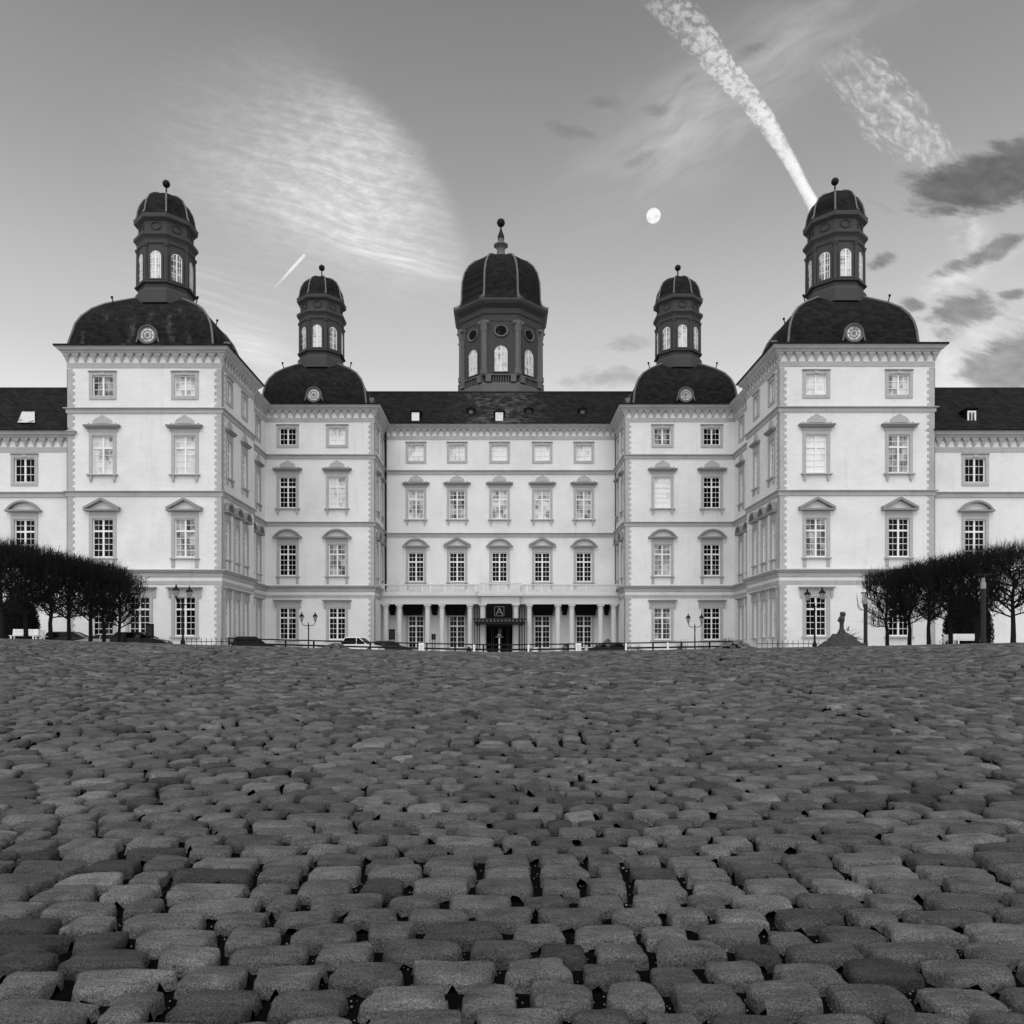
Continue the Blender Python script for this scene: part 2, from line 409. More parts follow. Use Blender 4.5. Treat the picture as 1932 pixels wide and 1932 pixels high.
def emit(idx, gx, gy, noise_amp, gapx=.0085, sq=.05, jit=0, gapy=.0075):
    global off
    if not len(idx): return
    half_ = {15: [0, .25, .5, .7, .83, .91, .96, 1.0], 9: [0, .45, .76, .93, 1.0], 7: [0, .6, .92, 1.0]}
    s = np.array([-q for q in half_[gx][:0:-1]] + half_[gx]); t = np.array([-q for q in half_[gy][:0:-1]] + half_[gy])
    Sg, Tg = np.meshgrid(s, t); Sg = Sg.ravel()[None]; Tg = Tg.ravel()[None]
    d = ST[idx]; n = len(idx)
    a = (d[:, 2] - gapx)[:, None] * sz_j[idx, :1]; b = (d[:, 3] - gapy)[:, None] * (.5 + .5 * sz_j[idx, 1:])
    sh = shp[idx] * 1.15
    xs_ = Sg * a * (1 - sq * Tg ** 4 + sh[:, 0:1] * Tg * .8 + sh[:, 1:2] * Sg * .4 * (1 - np.abs(Sg)) + .035 * np.sin(Tg * 4 + sh[:, 2:3] * 60))
    ys_ = Tg * b * (1 - sq * Sg ** 4 + sh[:, 2:3] * Sg * .8 + sh[:, 3:4] * Tg * .4 * (1 - np.abs(Tg)) + .05 * np.sin(Sg * 3.6 + sh[:, 1:2] * 70))
    p = cv_r[idx][:, None]
    phi = np.arctan2(Tg, Sg); ph0 = rng.uniform(0, 6.28, (n, 3))
    r_ = (np.abs(Sg) ** 9 + np.abs(Tg) ** 9) ** (1 / 9) * (1 + .020 * np.sin(3 * phi + ph0[:, :1]) + .016 * np.sin(7 * phi + ph0[:, 1:2]) + .012 * np.sin(13 * phi + ph0[:, 2:])) 
    e1 = np.clip((r_ - .62) / .34, 0, 1); e2 = np.clip((r_ - .945) / .055, 0, 1)
    soft = (cv_r[idx][:, None] - 2) / 5
    dome = 1 - e1 ** 3
    z = -(.0035 + .004 * (1 - soft)) * e1 ** 2 - .040 * e2 ** 1.3 + .004 * (1 - Sg ** 2) * (1 - Tg ** 2) + rng.normal(0, 1, (n, 1)) * jit + .0022 * (np.sin(Sg * 2.4 + sh[:, 0:1] * 90) * np.cos(Tg * 2.2 + sh[:, 3:4] * 80)) + lift[idx][:, None] + tilt[idx, :1] * xs_ + tilt[idx, 1:] * ys_
    if noise_amp:
        ph = rng.uniform(0, 6.28, (n, 4))
        z = z + noise_amp * (np.sin(xs_ * 62 + ph[:, :1]) * np.cos(ys_ * 75 + ph[:, 1:2]) + .6 * np.sin(xs_ * 130 + ys_ * 90 + ph[:, 2:3]) + .5 * np.cos(ys_ * 170 - xs_ * 60 + ph[:, 3:])) * dome
    an = d[:, 4] + rot_j[idx]; c = np.cos(an)[:, None]; s_ = np.sin(an)[:, None]
    X = d[:, :1] + xs_ * c - ys_ * s_; Y = d[:, 1:2] + xs_ * s_ + ys_ * c
    Z = GH(d[:, 0], d[:, 1])[:, None] + z
    ex = .05; gxs = (GH(d[:, 0] + ex, d[:, 1]) - GH(d[:, 0] - ex, d[:, 1])) / (2 * ex); gys = (GH(d[:, 0], d[:, 1] + ex) - GH(d[:, 0], d[:, 1] - ex)) / (2 * ex)
    Z = Z + gxs[:, None] * (X - d[:, :1]) + gys[:, None] * (Y - d[:, 1:2])
    m = gx * gy
    allV.append(np.stack([X, Y, Z], -1).reshape(-1, 3))
    q = np.array([(j * gx + i, j * gx + i + 1, (j + 1) * gx + i + 1, (j + 1) * gx + i) for j in range(gy - 1) for i in range(gx - 1)])
    allF.append((q[None] + (np.arange(n) * m)[:, None, None] + off).reshape(-1, 4))
    allT.append(np.repeat(tone_s[idx], m)); off += n * m
dist = np.hypot(ST[:, 0], ST[:, 1]); I = np.arange(NS)
emit(I[dist < 6.5], 15, 15, .0011, .0115, .06, .0015, .0050)
emit(I[(dist >= 6.5) & (dist < 12)], 9, 9, .0009, .016, .08, .002, .0085)
emit(I[(dist >= 12) & (dist < 24)], 7, 7, 0, .022, .11, .004, .014)
emit(I[dist >= 24], 7, 7, 0, .024, .12, .006, .015)
Va, Fa, Ta = np.concatenate(allV), np.concatenate(allF), np.concatenate(allT)
me = bpy.data.meshes.new('cobbles')
me.vertices.add(len(Va)); me.vertices.foreach_set('co', Va.astype(np.float32).ravel())
me.loops.add(Fa.size); me.loops.foreach_set('vertex_index', Fa.astype(np.int32).ravel())
me.polygons.add(len(Fa)); me.polygons.foreach_set('loop_start', np.arange(0, Fa.size, 4, dtype=np.int32))
me.polygons.foreach_set('loop_total', np.full(len(Fa), 4, dtype=np.int32))
me.update(); me.polygons.foreach_set('use_smooth', np.ones(len(Fa), dtype=bool))
at = me.attributes.new('tone', 'FLOAT', 'POINT'); at.data.foreach_set('value', Ta.astype(np.float32))
me.materials.append(M['stone']); me.update()
tag(obj('cobbled_forecourt', me), 'dark rounded granite setts laid in rows across the forecourt', kind='structure')
# loose pebbles in the near joints
pb = MB(); random.seed(4)
for k in range(15000):
    y = 1.2 + 6.5 * random.random() ** 1.2; x = random.uniform(-1, 1) * (y * .7 + .4)
    pb.ball((x, y, g(x, y) - .036), random.uniform(.0012, .0036) * (1 + (random.random() < .08)), 5, 3, .7)
tag(obj('pebbles', pb, M['pebble']), 'tiny pale pebbles lying in the joints of the near cobbles', kind='stuff')

# ------------------------------------------------------------------ palace
Y0 = 1.0; PL = Vector((0, 77, Y0))
palace = thing('palace', 'white baroque palace with domed corner pavilions, slate roofs and a columned entrance', 'palace', tuple(PL))
def part(name, mb, m, parent=palace, label=None, smooth=False):
    o = obj(name, mb, m, parent, tuple(-PL) if parent is palace else (0, 0, 0), 0, smooth)
    if label: o['label'] = label
    return o
Z = lambda r: H + r                # heights above the camera level
def wall_panel(mb, a, b, z0, z1, openings, depth=.24):
    """vertical wall from a to b (x,y) with outward normal to the right of a->b ; openings: (u centre, half width, z0, z1)"""
    a = Vector(a); b = Vector(b); L = (b - a).length; d = (b - a) / L; n = Vector((d.y, -d.x))
    us = sorted({0, L} | {o[0] - o[1] for o in openings} | {o[0] + o[1] for o in openings})
    zs = sorted({z0, z1} | {o[2] for o in openings} | {o[3] for o in openings})
    P = lambda u, z, k=0: (a.x + d.x * u - n.x * k, a.y + d.y * u - n.y * k, z)
    for i in range(len(us) - 1):
        for j in range(len(zs) - 1):
            um, zm = (us[i] + us[i + 1]) / 2, (zs[j] + zs[j + 1]) / 2
            if any(abs(um - o[0]) < o[1] and o[2] < zm < o[3] for o in openings): continue
            mb.poly([P(us[i], zs[j]), P(us[i + 1], zs[j]), P(us[i + 1], zs[j + 1]), P(us[i], zs[j + 1])])
    for u, hw, q0, q1 in openings:
        for (u0, p0), (u1, p1) in (((u - hw, q0), (u + hw, q0)), ((u + hw, q0), (u + hw, q1)), ((u + hw, q1), (u - hw, q1)), ((u - hw, q1), (u - hw, q0))):
            mb.poly([P(u0, p0), P(u0, p0, depth), P(u1, p1, depth), P(u1, p1)])
# window meshes: (surround, frame, pane) ; local: x along the wall, -y outward, z=0 at opening bottom
GW = .86
def win_meshes(kind, hw, hgt):
    s = MB(); t = .27; hd = MB()
    s.box(-hw - t, -hw, -.07, .02, -.05 if kind != 'attic' else -.28, hgt + .28); s.box(hw, hw + t, -.07, .02, -.05 if kind != 'attic' else -.28, hgt + .28)
    s.box(-hw, hw, -.073, .02, hgt, hgt + .283)
    k = hw / GW
    if kind == 'attic':
        s.box(-hw, hw, -.073, .02, -.283, 0); hd.box(-hw - t - .04, hw + t + .04, -.16, .02, hgt + .29, hgt + .37)
        s.ext([(-.16, hgt + .02), (.16, hgt + .02), (.2, hgt + .27), (-.2, hgt + .27)], -.12, 0)
    if kind == 'ornate':
        s.box(-1.25 * k, 1.25 * k, -.05, .02, hgt + .31, hgt + .62)
        hd.box(-1.42 * k, 1.42 * k, -.30, .02, hgt + .62, hgt + .74, 0, 0); hd.box(-1.5 * k, 1.5 * k, -.40, .02, hgt + .745, hgt + .86)
        z = hgt + .86
        half = [(1.25, 0), (1.22, .16), (1.08, .2), (1.0, .1), (.88, .1), (.78, .26), (.72, .42), (.5, .6), (.26, .68), (.12, .82), (0, .86)]
        s.ext([(x * k, z + q) for x, q in half] + [(-x * k, z + q) for x, q in reversed(half[:-1])], -.14, .0)
        s.bar((-.62 * k, z + .14), (.62 * k, z + .14), .05, -.19, -.12)
        s.box(-1.28 * k, 1.28 * k, -.24, .02, -.17, -.05)
        for sg in (-1, 1):
            s.ext([(sg * .97 * k - .13, -.17 - .001), (sg * .97 * k - .08, -.55), (sg * .97 * k, -.72), (sg * .97 * k + .08, -.55), (sg * .97 * k + .13, -.171)][::-1] if 0 else
                  [(sg * .97 * k - .13, -.171), (sg * .97 * k - .08, -.55), (sg * .97 * k, -.72), (sg * .97 * k + .08, -.55), (sg * .97 * k + .13, -.171)], -.16, .02)
    if kind in ('tri', 'seg'):
        z = hgt + .62
        s.box(-1.12 * k, 1.12 * k, -.05, .02, hgt + .29, z)
        hd.box(-1.48 * k, 1.48 * k, -.40, .02, z, z + .15)
        if kind == 'tri':
            for sg in (-1, 1): hd.bar((sg * 1.46 * k, z + .2), (sg * -.03, z + 1.0), .2, -.40 - .004 * (sg + 1), .02)
        else:
            r_ = (1.4 * k) ** 2 / (2 * .8) + .4; zc = z + .93 - r_; aa = math.asin(min(1, 1.38 * k / r_)); n = 12
            pts = [(r_ * math.sin(-aa + 2 * aa * i / n), zc + r_ * math.cos(-aa + 2 * aa * i / n)) for i in range(n + 1)]
            o = [(x * 1.0, q) for x, q in pts]; inn = [(x * .86, z + .15 + max(0, (q - z - .15)) * .78 - .0) for x, q in pts]
            for i in range(n): hd.ext([o[i + 1], o[i], inn[i], inn[i + 1]], -.40, .02)
        s.box(-1.22 * k, 1.22 * k, -.20, .02, -.17, -.05)
        for sg in (-1, 1): s.box(sg * .98 * k - .14, sg * .98 * k + .14, -.06, .02, -.85, -.17)
    if kind == 'ground':
        z = hgt + .29
        s.box(-1.22 * k, 1.22 * k, -.06, .02, z, z + .3); s.box(-1.34 * k, 1.34 * k, -.16, .02, z + .3, z + .42)
        hd.box(-1.48 * k, 1.48 * k, -.36, .02, z + .42, z + .52)
        s.box(-1.22 * k, 1.22 * k, -.20, .02, -.17, -.05)
        for sg in (-1, 1): s.box(sg * 1.26 * k - .1, sg * 1.26 * k + .1, -.12, .02, z - .35, z + .3)
    f = MB(); e = .085; y0, y1 = .13, .20
    f.box(-hw, -hw + e, y0, y1, 0, hgt); f.box(hw - e, hw, y0, y1, 0, hgt)
    f.box(-hw + e, hw - e, y0, y1, 0, e); f.box(-hw + e, hw - e, y0, y1, hgt - e, hgt)
    tz = hgt * .66 if kind != 'attic' else None
    f.box(-.075, .075, y0 - .02, y1, e, hgt - e)
    if tz:
        f.box(-hw + e, -.075, y0 - .01, y1, tz, tz + .15); f.box(.075, hw - e, y0 - .01, y1, tz, tz + .15)
    hs = []
    if tz:
        n1 = 4; hs += [e + (tz - e) * i / n1 for i in range(1, n1)]; hs += [tz + .15 + (hgt - e - tz - .15) * .5]
    else: hs += [hgt / 3, hgt * 2 / 3]
    for q in hs:
        f.box(-hw + e, -.075, y0 + .02, y1, q - .022, q + .022); f.box(.075, hw - e, y0 + .02, y1, q - .022, q + .022)
    for sg in (-1, 1):
        xm = sg * (hw - e + .075) / 2; segs = sorted([e] + hs + ([tz, tz + .15] if tz else []) + [hgt - e])
        f.box(xm - .012, xm + .012, y0 + .035, y1, e, hgt - e)
    p = MB(); p.poly([(-hw, .185, 0), (hw, .185, 0), (hw, .185, hgt), (-hw, .185, hgt)])
    p.box(-hw, hw, .187, .23, 0, hgt)
    return s, f, p, hd
WM = {}
ROWS = {'attic': (Z(21.5), 1.72), 'ornate': (Z(15.05), 3.15), 'tri': (Z(8.1), 3.2), 'seg': (Z(8.1), 3.2), 'ground': (Z(1.55), 3.25)}
def window(kind, x, y, rz, glass, hw=GW, z=None, hgt=None, parent=palace, label=None):
    z0, h0 = ROWS[kind]; z = z0 if z is None else z; hgt = h0 if hgt is None else hgt
    key = (kind, round(hw, 3), round(hgt, 3))
    if key not in WM:
        s, f, p, hd = win_meshes(kind, hw, hgt)
        WM[key] = (s.mesh('window', M['trim']), f.mesh('frame', M['white']), hd.mesh('hood', M['trim2']), {q: p.mesh('pane', M[q]) for q in ('gdark', 'gmid', 'glight', 'gwhite')})
    s, f, hd, p = WM[key]
    w = obj('window', s, parent=parent, loc=tuple(Vector((x, y, z)) - PL), rz=rz)
    obj('frame', f, parent=w); obj('pane', p[glass], parent=w); obj('hood', hd, parent=w)
    return w
GL = {'d': 'gdark', 'm': 'gmid', 'l': 'glight', 'w': 'gwhite'}

def quoin(x, y, sx, sy, z0, z1, name='quoin'):
    """toothed corner strip; sx, sy: direction into the wall along x and along y"""
    q = MB(); zz = z0; k = 0
    while zz < z1 - .05:
        e = min(zz + .27, z1); l = .60 if k % 2 == 0 else .42
        xs_ = sorted((x - sx * .035, x + sx * l)); ys_ = sorted((y - sy * .035, y + sy * l))
        q.box(xs_[0], xs_[1], min(y, y - sy * .035), max(y, y - sy * .035) , zz, e)
        q.box(min(x, x - sx * .0352), max(x, x - sx * .0352), ys_[0], ys_[1], zz, e)
        zz = e; k += 1
    return part(name, q, M['trim'])
def consoles(mb, a, b, z0, z1, off, step=.74):
    a = Vector(a); b = Vector(b); L = (b - a).length; d = (b - a) / L; n = Vector((d.y, -d.x)); cnt = max(2, round(L / step))
    for i in range(cnt + 1):
        c = a + d * (L * i / cnt); w = .15
        pr = []
        for k, (zz, o) in enumerate(((z1, off), (z1 - .12, off), (z1 - .27, .20), (z0, .07))):
            ww = (.31, .26, .14, .09)[k]
            pr.append([(c.x - d.x * ww + n.x * q, c.y - d.y * ww + n.y * q, zz) for q in (-.02, o)] + [(c.x + d.x * ww + n.x * q, c.y + d.y * ww + n.y * q, zz) for q in (o, -.02)])
        for k in range(3):
            A, B = pr[k], pr[k + 1]
            for m_ in range(3): mb.poly([A[m_], B[m_], B[m_ + 1], A[m_ + 1]])
def cornice_mb(cx, cy, hx, hy, zt, dz=0):
    """crowning cornice of a block, top at zt"""
    c = MB()
    c.rect([(-.30, zt - .52), (-.34, zt - .50), (-.42, zt - .36), (-.56, zt - .30), (-.62, zt - .14), (-.72, zt - .08), (-.72, zt)], cx, cy, hx, hy)
    for a, b in (((cx - hx, cy - hy), (cx + hx, cy - hy)), ((cx + hx, cy - hy), (cx + hx, cy + hy)), ((cx - hx, cy + hy), (cx - hx, cy - hy))):
        consoles(c, a, b, zt - 1.16, zt - .52, .28)
    return c
def band(cx, cy, hx, hy, z0, z1, o):
    return MB().rect([(-o, z0), (-o, z1)], cx, cy, hx, hy)
def strings(cx, cy, hx, hy, zt, attic=True, e=0, levels=(20.5, 13.6, 6.9)):
    cd = cornice_mb(cx, cy, hx, hy, zt - e); part('cornice', cd, M['trim'])
    part('frieze_band', band(cx, cy, hx, hy, zt - 1.66 - e, zt - 1.24 - e, .04), M['trim'])
    for i, l in enumerate(levels):
        z = Z(l) - e; s = MB()
        s.rect([(-.10 - e, z - .42), (-.10 - e, z - .12), (-.12 - e, z - .11), (-.26 - e, z - .06), (-.26 - e, z)], cx, cy, hx, hy)
        if abs(l - 6.9) < .1: s.rect([(-.05, z - 1.08), (-.05, z - .76)], cx, cy, hx, hy); s.rect([(-.27 - e, z), (-.42 - e, z + .08), (-.42 - e, z + .16)], cx, cy, hx, hy)
        part('string_course', s, M['trim'])
DOME = [(.72 + .02, 0)]
def dome_roof(cx, cy, hx, hy, ze, worn):
    ctrl = [(-.80, -.06), (-.80, .08), (.55, .26), (.95, .34), (1.02, 1.0), (1.08, 1.6), (1.25, 2.4), (1.55, 3.1), (2.1, 3.85), (2.9, 4.5), (3.8, 5.05), (4.6, 5.5), (5.3, 5.85), (5.9, 6.0)]
    LF = ((-.8, .55, .95, 1.02, 1.08, 1.25, 1.55, 2.1, 2.9, 3.8, 5.9), (-.8, -.5, -.4, -.2, 0, .2, .6, 1.25, 2.1, 3.2, 5.9)) if worn else None
    d = MB().rect([(a, ze + b) for a, b in ctrl], cx, cy, hx, hy, left=LF)
    dm = part('dome', d, M['slate_worn'] if worn else M['slate'])
    for sx in (-1, 1):
        for sy in (-1, 1):
            rib = MB(); pts = [Vector((cx + sx * (hx - (float(np.interp(a, *LF)) if LF and sx < 0 else a)), cy + sy * (hy - a * hy / hx), ze + b + .02)) for a, b in ctrl[3:-1]]
            for p, q in zip(pts, pts[1:]): rib.tube(p, q, .10, .10, 5)
            obj('hip_rib', rib, M['lead'], dm)
    for sx in (-1, 1):
        for sy in (-1, 1):
            kn = MB(); x, y, z = cx + sx * (hx - 2.9), cy + sy * (hy - 2.9 * hy / hx), ze + 4.5
            kn.tube((x, y, z), (x + sx * .15, y, z + .55), .05, .05, 5); kn.ball((x + sx * .15, y, z + .6), .12, 6, 5)
            obj('roof_hook', kn, M['black'], dm)
    # round window on front and on the two sides
    for ang, ox, oy in ((0, 0, -hy + .68), (math.pi / 2, hx - .9, 0), (-math.pi / 2, -hx + .9, 0)):
        ring = MB(); n = 20
        def circ(r, y): return [(r * math.cos(2 * math.pi * k / n), y, r * math.sin(2 * math.pi * k / n)) for k in range(n)]
        lay = [circ(.84, .8), circ(.84, -.20), circ(.79, -.27), circ(.70, -.24), circ(.66, -.12)]
        for A, B in zip(lay, lay[1:]):
            for k in range(n):
                l = (k + 1) % n; ring.poly([A[l], A[k], B[k], B[l]])
        ring.bar((-.92, -.62), (-.80, -.1), .12, -.2, .5); ring.bar((.92, -.62), (.80, -.1), .12, -.2, .5)
        o = obj('round_window', ring, M['drumlight'], dm, (cx + ox, cy + oy, ze + 1.32), ang)
    for ang, ox, oy in ((0, 0, -hy + .68),):
        p = MB(); n = 20
        p.poly([(.67 * math.cos(-2 * math.pi * k / n), -.14, .67 * math.sin(-2 * math.pi * k / n)) for k in range(n)][::-1])
        p.lathe([(.42, .0), (.36, .05)], 16) if 0 else None
        obj('round_pane', p, M['glight'], dm, (cx + ox, cy + oy, ze + 1.32), ang)
        rg = MB()
        for r0, r1 in ((.66, .57), (.40, .33), (.14, .06)):
            for k in range(n):
                a0, a1 = 2 * math.pi * k / n, 2 * math.pi * (k + 1) / n
                rg.poly([(r * math.cos(a), -.17, r * math.sin(a)) for r, a in ((r0, a0), (r0, a1), (r1, a1), (r1, a0))])
        for q in range(4): an = math.pi * q / 4; rg.bar((-.6 * math.cos(an), -.6 * math.sin(an)), (.6 * math.cos(an), .6 * math.sin(an)), .035, -.165 - .0005 * q, -.16)
        obj('round_frame', rg, M['lead'], dm, (cx + ox, cy + oy, ze + 1.32), ang)
    return dm
def arch_pts(hw, h, n=10):
    return [(-hw, 0), (hw, 0)] + [(hw * math.cos(math.pi * i / n), h - hw + hw * math.sin(math.pi * i / n)) for i in range(n + 1)]
def arched_window(parent, name, loc, rz, hw, h, glass='glight'):
    s = MB(); n = 10
    o, i_ = arch_pts(hw + .16, h + .16), arch_pts(hw, h)
    for k in range(1, len(o) - 1): s.ext([o[k], o[k + 1], i_[k + 1], i_[k]], -.10, .05)
    s.ext([o[0], i_[0], i_[-1], o[-1]][::-1], -.10, .05)
    s.box(-hw - .25, hw + .25, -.14, .05, -.12, 0)
    w = obj(name, s, M['drum'], parent, loc, rz)
    f = MB(); 
    f.box(-.07, .07, -.075, -.04, 0, h - .02)
    for q in (.28, .52, .74): f.box(-hw, hw, -.065, -.035, h * q - .025, h * q + .025)
    for sg in (-1, 1): f.box(sg * hw * .5 - .02, sg * hw * .5 + .02, -.062, -.036, 0, h - hw * .4)
    oo, ii = arch_pts(hw, h), arch_pts(hw - .08, h - .08)
    for k in range(1, len(oo) - 1): f.ext([oo[k], oo[k + 1], ii[k + 1], ii[k]], -.07, -.035)
    obj('frame', f, M['white'], w)
    obj('pane', MB().ext(arch_pts(hw, h), -.032, .04), M[glass], w)
    return w
def lantern(cx, cy, zb):
    """small octagonal lantern tower; zb: rel. height offset so that the template sits on the dome"""
    ap = lambda r: r / math.cos(R(22.5))
    w = 2.12
    ZL = lambda r: Z(float(np.interp(r, (28, 30.4, 32.2, 32.6, 33.1, 33.3, 33.45, 35.7, 36.25, 36.85, 37.0, 37.95, 38.36, 40.85, 41.8), (28, 30.2, 31.3, 31.6, 31.95, 32.15, 32.3, 34.8, 35.3, 36.25, 36.4, 37.3, 37.85, 40.6, 41.7))))
    d = MB().lathe([(ap(w + .25), ZL(30.4)), (ap(w + .22), ZL(32.2)), (ap(w + .08), ZL(32.5)), (ap(w), ZL(32.6)), (ap(w), ZL(33.05)), (ap(w + .26), ZL(33.1)), (ap(w + .26), ZL(33.22)), (ap(w + .02), ZL(33.3)),
                    (ap(w), ZL(33.32)), (ap(w), ZL(36.25)), (ap(w + .1), ZL(36.3)), (ap(w + .1), ZL(36.5)), (ap(w + .2), ZL(36.6)), (ap(w + .34), ZL(36.7)), (ap(w + .34), ZL(36.85)), (ap(w + .05), ZL(37.0)),
                    (ap(w - .02), ZL(37.02)), (ap(w - .02), ZL(37.95)), (ap(w + .3), ZL(38.1)), (ap(w + .32), ZL(38.22)), (ap(w + .32), ZL(38.36))], 8, cx, cy)
    L = part('lantern', d, M['drum'])
    cup = [(w + .33, 38.36), (w + .18, 38.5), (w + .08, 38.75), (w + .02, 39.15), (w - .1, 39.6), (w - .38, 40.1), (w - .8, 40.45), (w - 1.3, 40.7), (.35, 40.85)]
    c = MB().lathe([(ap(r), ZL(z)) for r, z in cup], 8, cx, cy); cu = obj('cupola', c, M['slate'], L)
    for k in range(8):
        t = R(22.5 + 45 * k); rb = MB()
        pts = [Vector((cx + ap(r) * math.cos(t), cy + ap(r) * math.sin(t), ZL(z) + .02)) for r, z in cup[:-1]]
        for p, q in zip(pts, pts[1:]): rb.tube(p, q, .075, .075, 4)
        obj('cupola_rib', rb, M['lead'], L)
    b = MB().tube((cx, cy, ZL(40.8)), (cx, cy, ZL(41.6)), .09, .06, 6); b.ball((cx, cy, ZL(41.8)), .33, 12, 8); b.lathe([(.3, ZL(40.8)), (.12, ZL(41.0))], 8, cx, cy)
    obj('finial', b, M['black'], L, smooth=False)
    for k in (4, 5, 6, 7, 0):
        t = R(45 * k) ; rz = t + math.pi / 2
        x, y = cx + w * math.cos(t), cy + w * math.sin(t)
        arched_window(L, 'window', (x, y, ZL(33.45)), rz, .47, 2.4, 'glight' if k == 6 else 'gmid')  # pale pane colour stands in for sky seen through the lantern
    for k in range(8):
        pil = MB()
        t = R(22.5 + 45 * k); x, y = cx + ap(w) * math.cos(t), cy + ap(w) * math.sin(t)
        pil.tube((x, y, ZL(33.3)), (x, y, ZL(36.28)), .17, .15, 6); pil.lathe([(.2, ZL(36.0)), (.27, ZL(36.26))], 6, x, y); obj('pilaster', pil, M['drum'], L); pil = MB()
        t2 = R(45 * k); x, y = cx + (w + .0) * math.cos(t2), cy + w * math.sin(t2)
        for a in range(10):
            a0, a1 = 2 * math.pi * a / 10, 2 * math.pi * (a + 1) / 10; tx, ty = -math.sin(t2), math.cos(t2)
            e_ = .03
            P3 = lambda an: Vector((x + math.cos(t2) * e_ + tx * .42 * math.cos(an), y + math.sin(t2) * e_ + ty * .42 * math.cos(an), ZL(37.5) + .34 * math.sin(an)))
            pil.tube(P3(a0), P3(a1), .05, .05, 4)
        obj('medallion', pil, M['drum2'], L)
    return L

EAVE = Z(25.5)
def pavilion(sx, cx, cy, hx, hy, front, side, side_cols, worn, e, name, lowz=.2, extra=None):
    """domed pavilion. front: dict row -> [(x offset, kind, glass)], side: inner side columns"""
    yf = cy - hy; ops = []
    for row, items in front.items():
        for xo, kind, gl in items:
            z0, h0 = ROWS[kind]; ops.append((cx + xo - (cx - hx), GW, z0, z0 + h0)); window(kind, cx + xo, yf, 0, GL[gl])
    w = MB(); wall_panel(w, (cx - hx, yf), (cx + hx, yf), Y0 - .6, EAVE - .4, ops)
    # inner side (towards the axis): sx=-1 -> faces +x
    inner = cx - sx * hx; ops2 = []
    for kind, ys_, hw in side:
        z0, h0 = ROWS[kind]
        for y, gl in ys_:
            ops2.append((y, hw, z0, z0 + h0)); window(kind, inner, y, -sx * math.pi / 2, GL[gl], hw)
    if sx < 0: wall_panel(w, (inner, yf), (inner, cy + hy), Y0 - .6, EAVE - .4, [(y - yf, a, b, c) for y, a, b, c in ops2])
    else: wall_panel(w, (inner, cy + hy), (inner, yf), Y0 - .6, EAVE - .4, [(cy + hy - y, a, b, c) for y, a, b, c in ops2])
    outer = cx + sx * hx
    if sx < 0: wall_panel(w, (outer, cy + hy), (outer, yf), Y0 - .6, EAVE - .4, [])
    else: wall_panel(w, (outer, yf), (outer, cy + hy), Y0 - .6, EAVE - .4, [])
    wall_panel(w, (cx + hx, cy + hy), (cx - hx, cy + hy), Y0 - .6, EAVE - .4, [])
    part('wall', w, M['wall'])
    strings(cx, cy, hx, hy, EAVE, e=e)
    zs = [(Y0, Z(5.75)), (Z(7.1), Z(13.1)), (Z(13.62), Z(20.0)), (Z(20.52), Z(23.75))]
    for k in (-1, 1):
        for z0, z1 in zs: quoin(cx + k * hx, yf, -k, 1, z0, z1)
    dome_roof(cx, cy, hx, hy, EAVE - e, worn); lantern(cx, cy, 0)

# corner pavilions (front)
FY, FH = 65.8, 4.3
for sx, dd, worn in ((-1, .35, True), (1, 0.0, False)):
    cx = sx * 29.55; hx = 6.42; cy = FY + FH + dd
    o1, o2 = (sx * 3.48, -sx * 3.36)
    if sx < 0:
        fr = {4: [(o1, 'attic', 'm'), (o2, 'attic', 'l')], 3: [(o1, 'ornate', 'l'), (o2, 'ornate', 'l')], 2: [(o1, 'tri', 'd'), (o2, 'tri', 'm')], 1: [(o1, 'ground', 'd'), (o2, 'ground', 'd'), (-.45, 'ground', 'd')]}
    else:
        fr = {4: [(o1, 'attic', 'l'), (o2, 'attic', 'w')], 3: [(o1, 'ornate', 'm'), (o2, 'ornate', 'w')], 2: [(o1, 'tri', 'd'), (o2, 'tri', 'm')], 1: [(o1, 'ground', 'd'), (o2, 'ground', 'd')]}
    s2 = [(cy - 2.55, 'm'), (cy + 1.5, 'm')]; s3 = [(cy - 3.0, 'm'), (cy - .6, 'm'), (cy + 1.8, 'm')]
    sd = [('attic', s2, .6), ('ornate', s2, .6), ('seg', s3, .55), ('ground', s3, .55)]
    pavilion(sx, cx, cy, hx, FH, fr, sd, 2, worn, .004, 'corner')
# middle pavilions
MY, MH = 81.5, 4.25
for sx in (-1, 1):
    cx = sx * 19.2; hx = 6.35; cy = MY + MH
    if sx < 0:
        fr = {4: [(-2.53, 'attic', 'd'), (2.53, 'attic', 'w')], 3: [(-2.53, 'ornate', 'd'), (2.53, 'ornate', 'l')], 2: [(-2.53, 'seg', 'd'), (2.53, 'seg', 'm')], 1: [(-2.53, 'ground', 'd'), (2.53, 'ground', 'd')]}
    else:
        fr = {4: [(-2.53, 'attic', 'm'), (2.53, 'attic', 'd')], 3: [(-2.53, 'ornate', 'w'), (2.53, 'ornate', 'd')], 2: [(-2.53, 'seg', 'm'), (2.53, 'seg', 'd')], 1: [(-2.53, 'ground', 'm'), (2.53, 'ground', 'd')]}
    ss_ = [(cy - 2.5, 'm'), (cy + .6, 'm')]
    pavilion(sx, cx, cy, hx, MH, fr, [('attic', ss_, .55), ('ornate', ss_, .55), ('seg', ss_, .55)], 2, False, .010, 'middle')
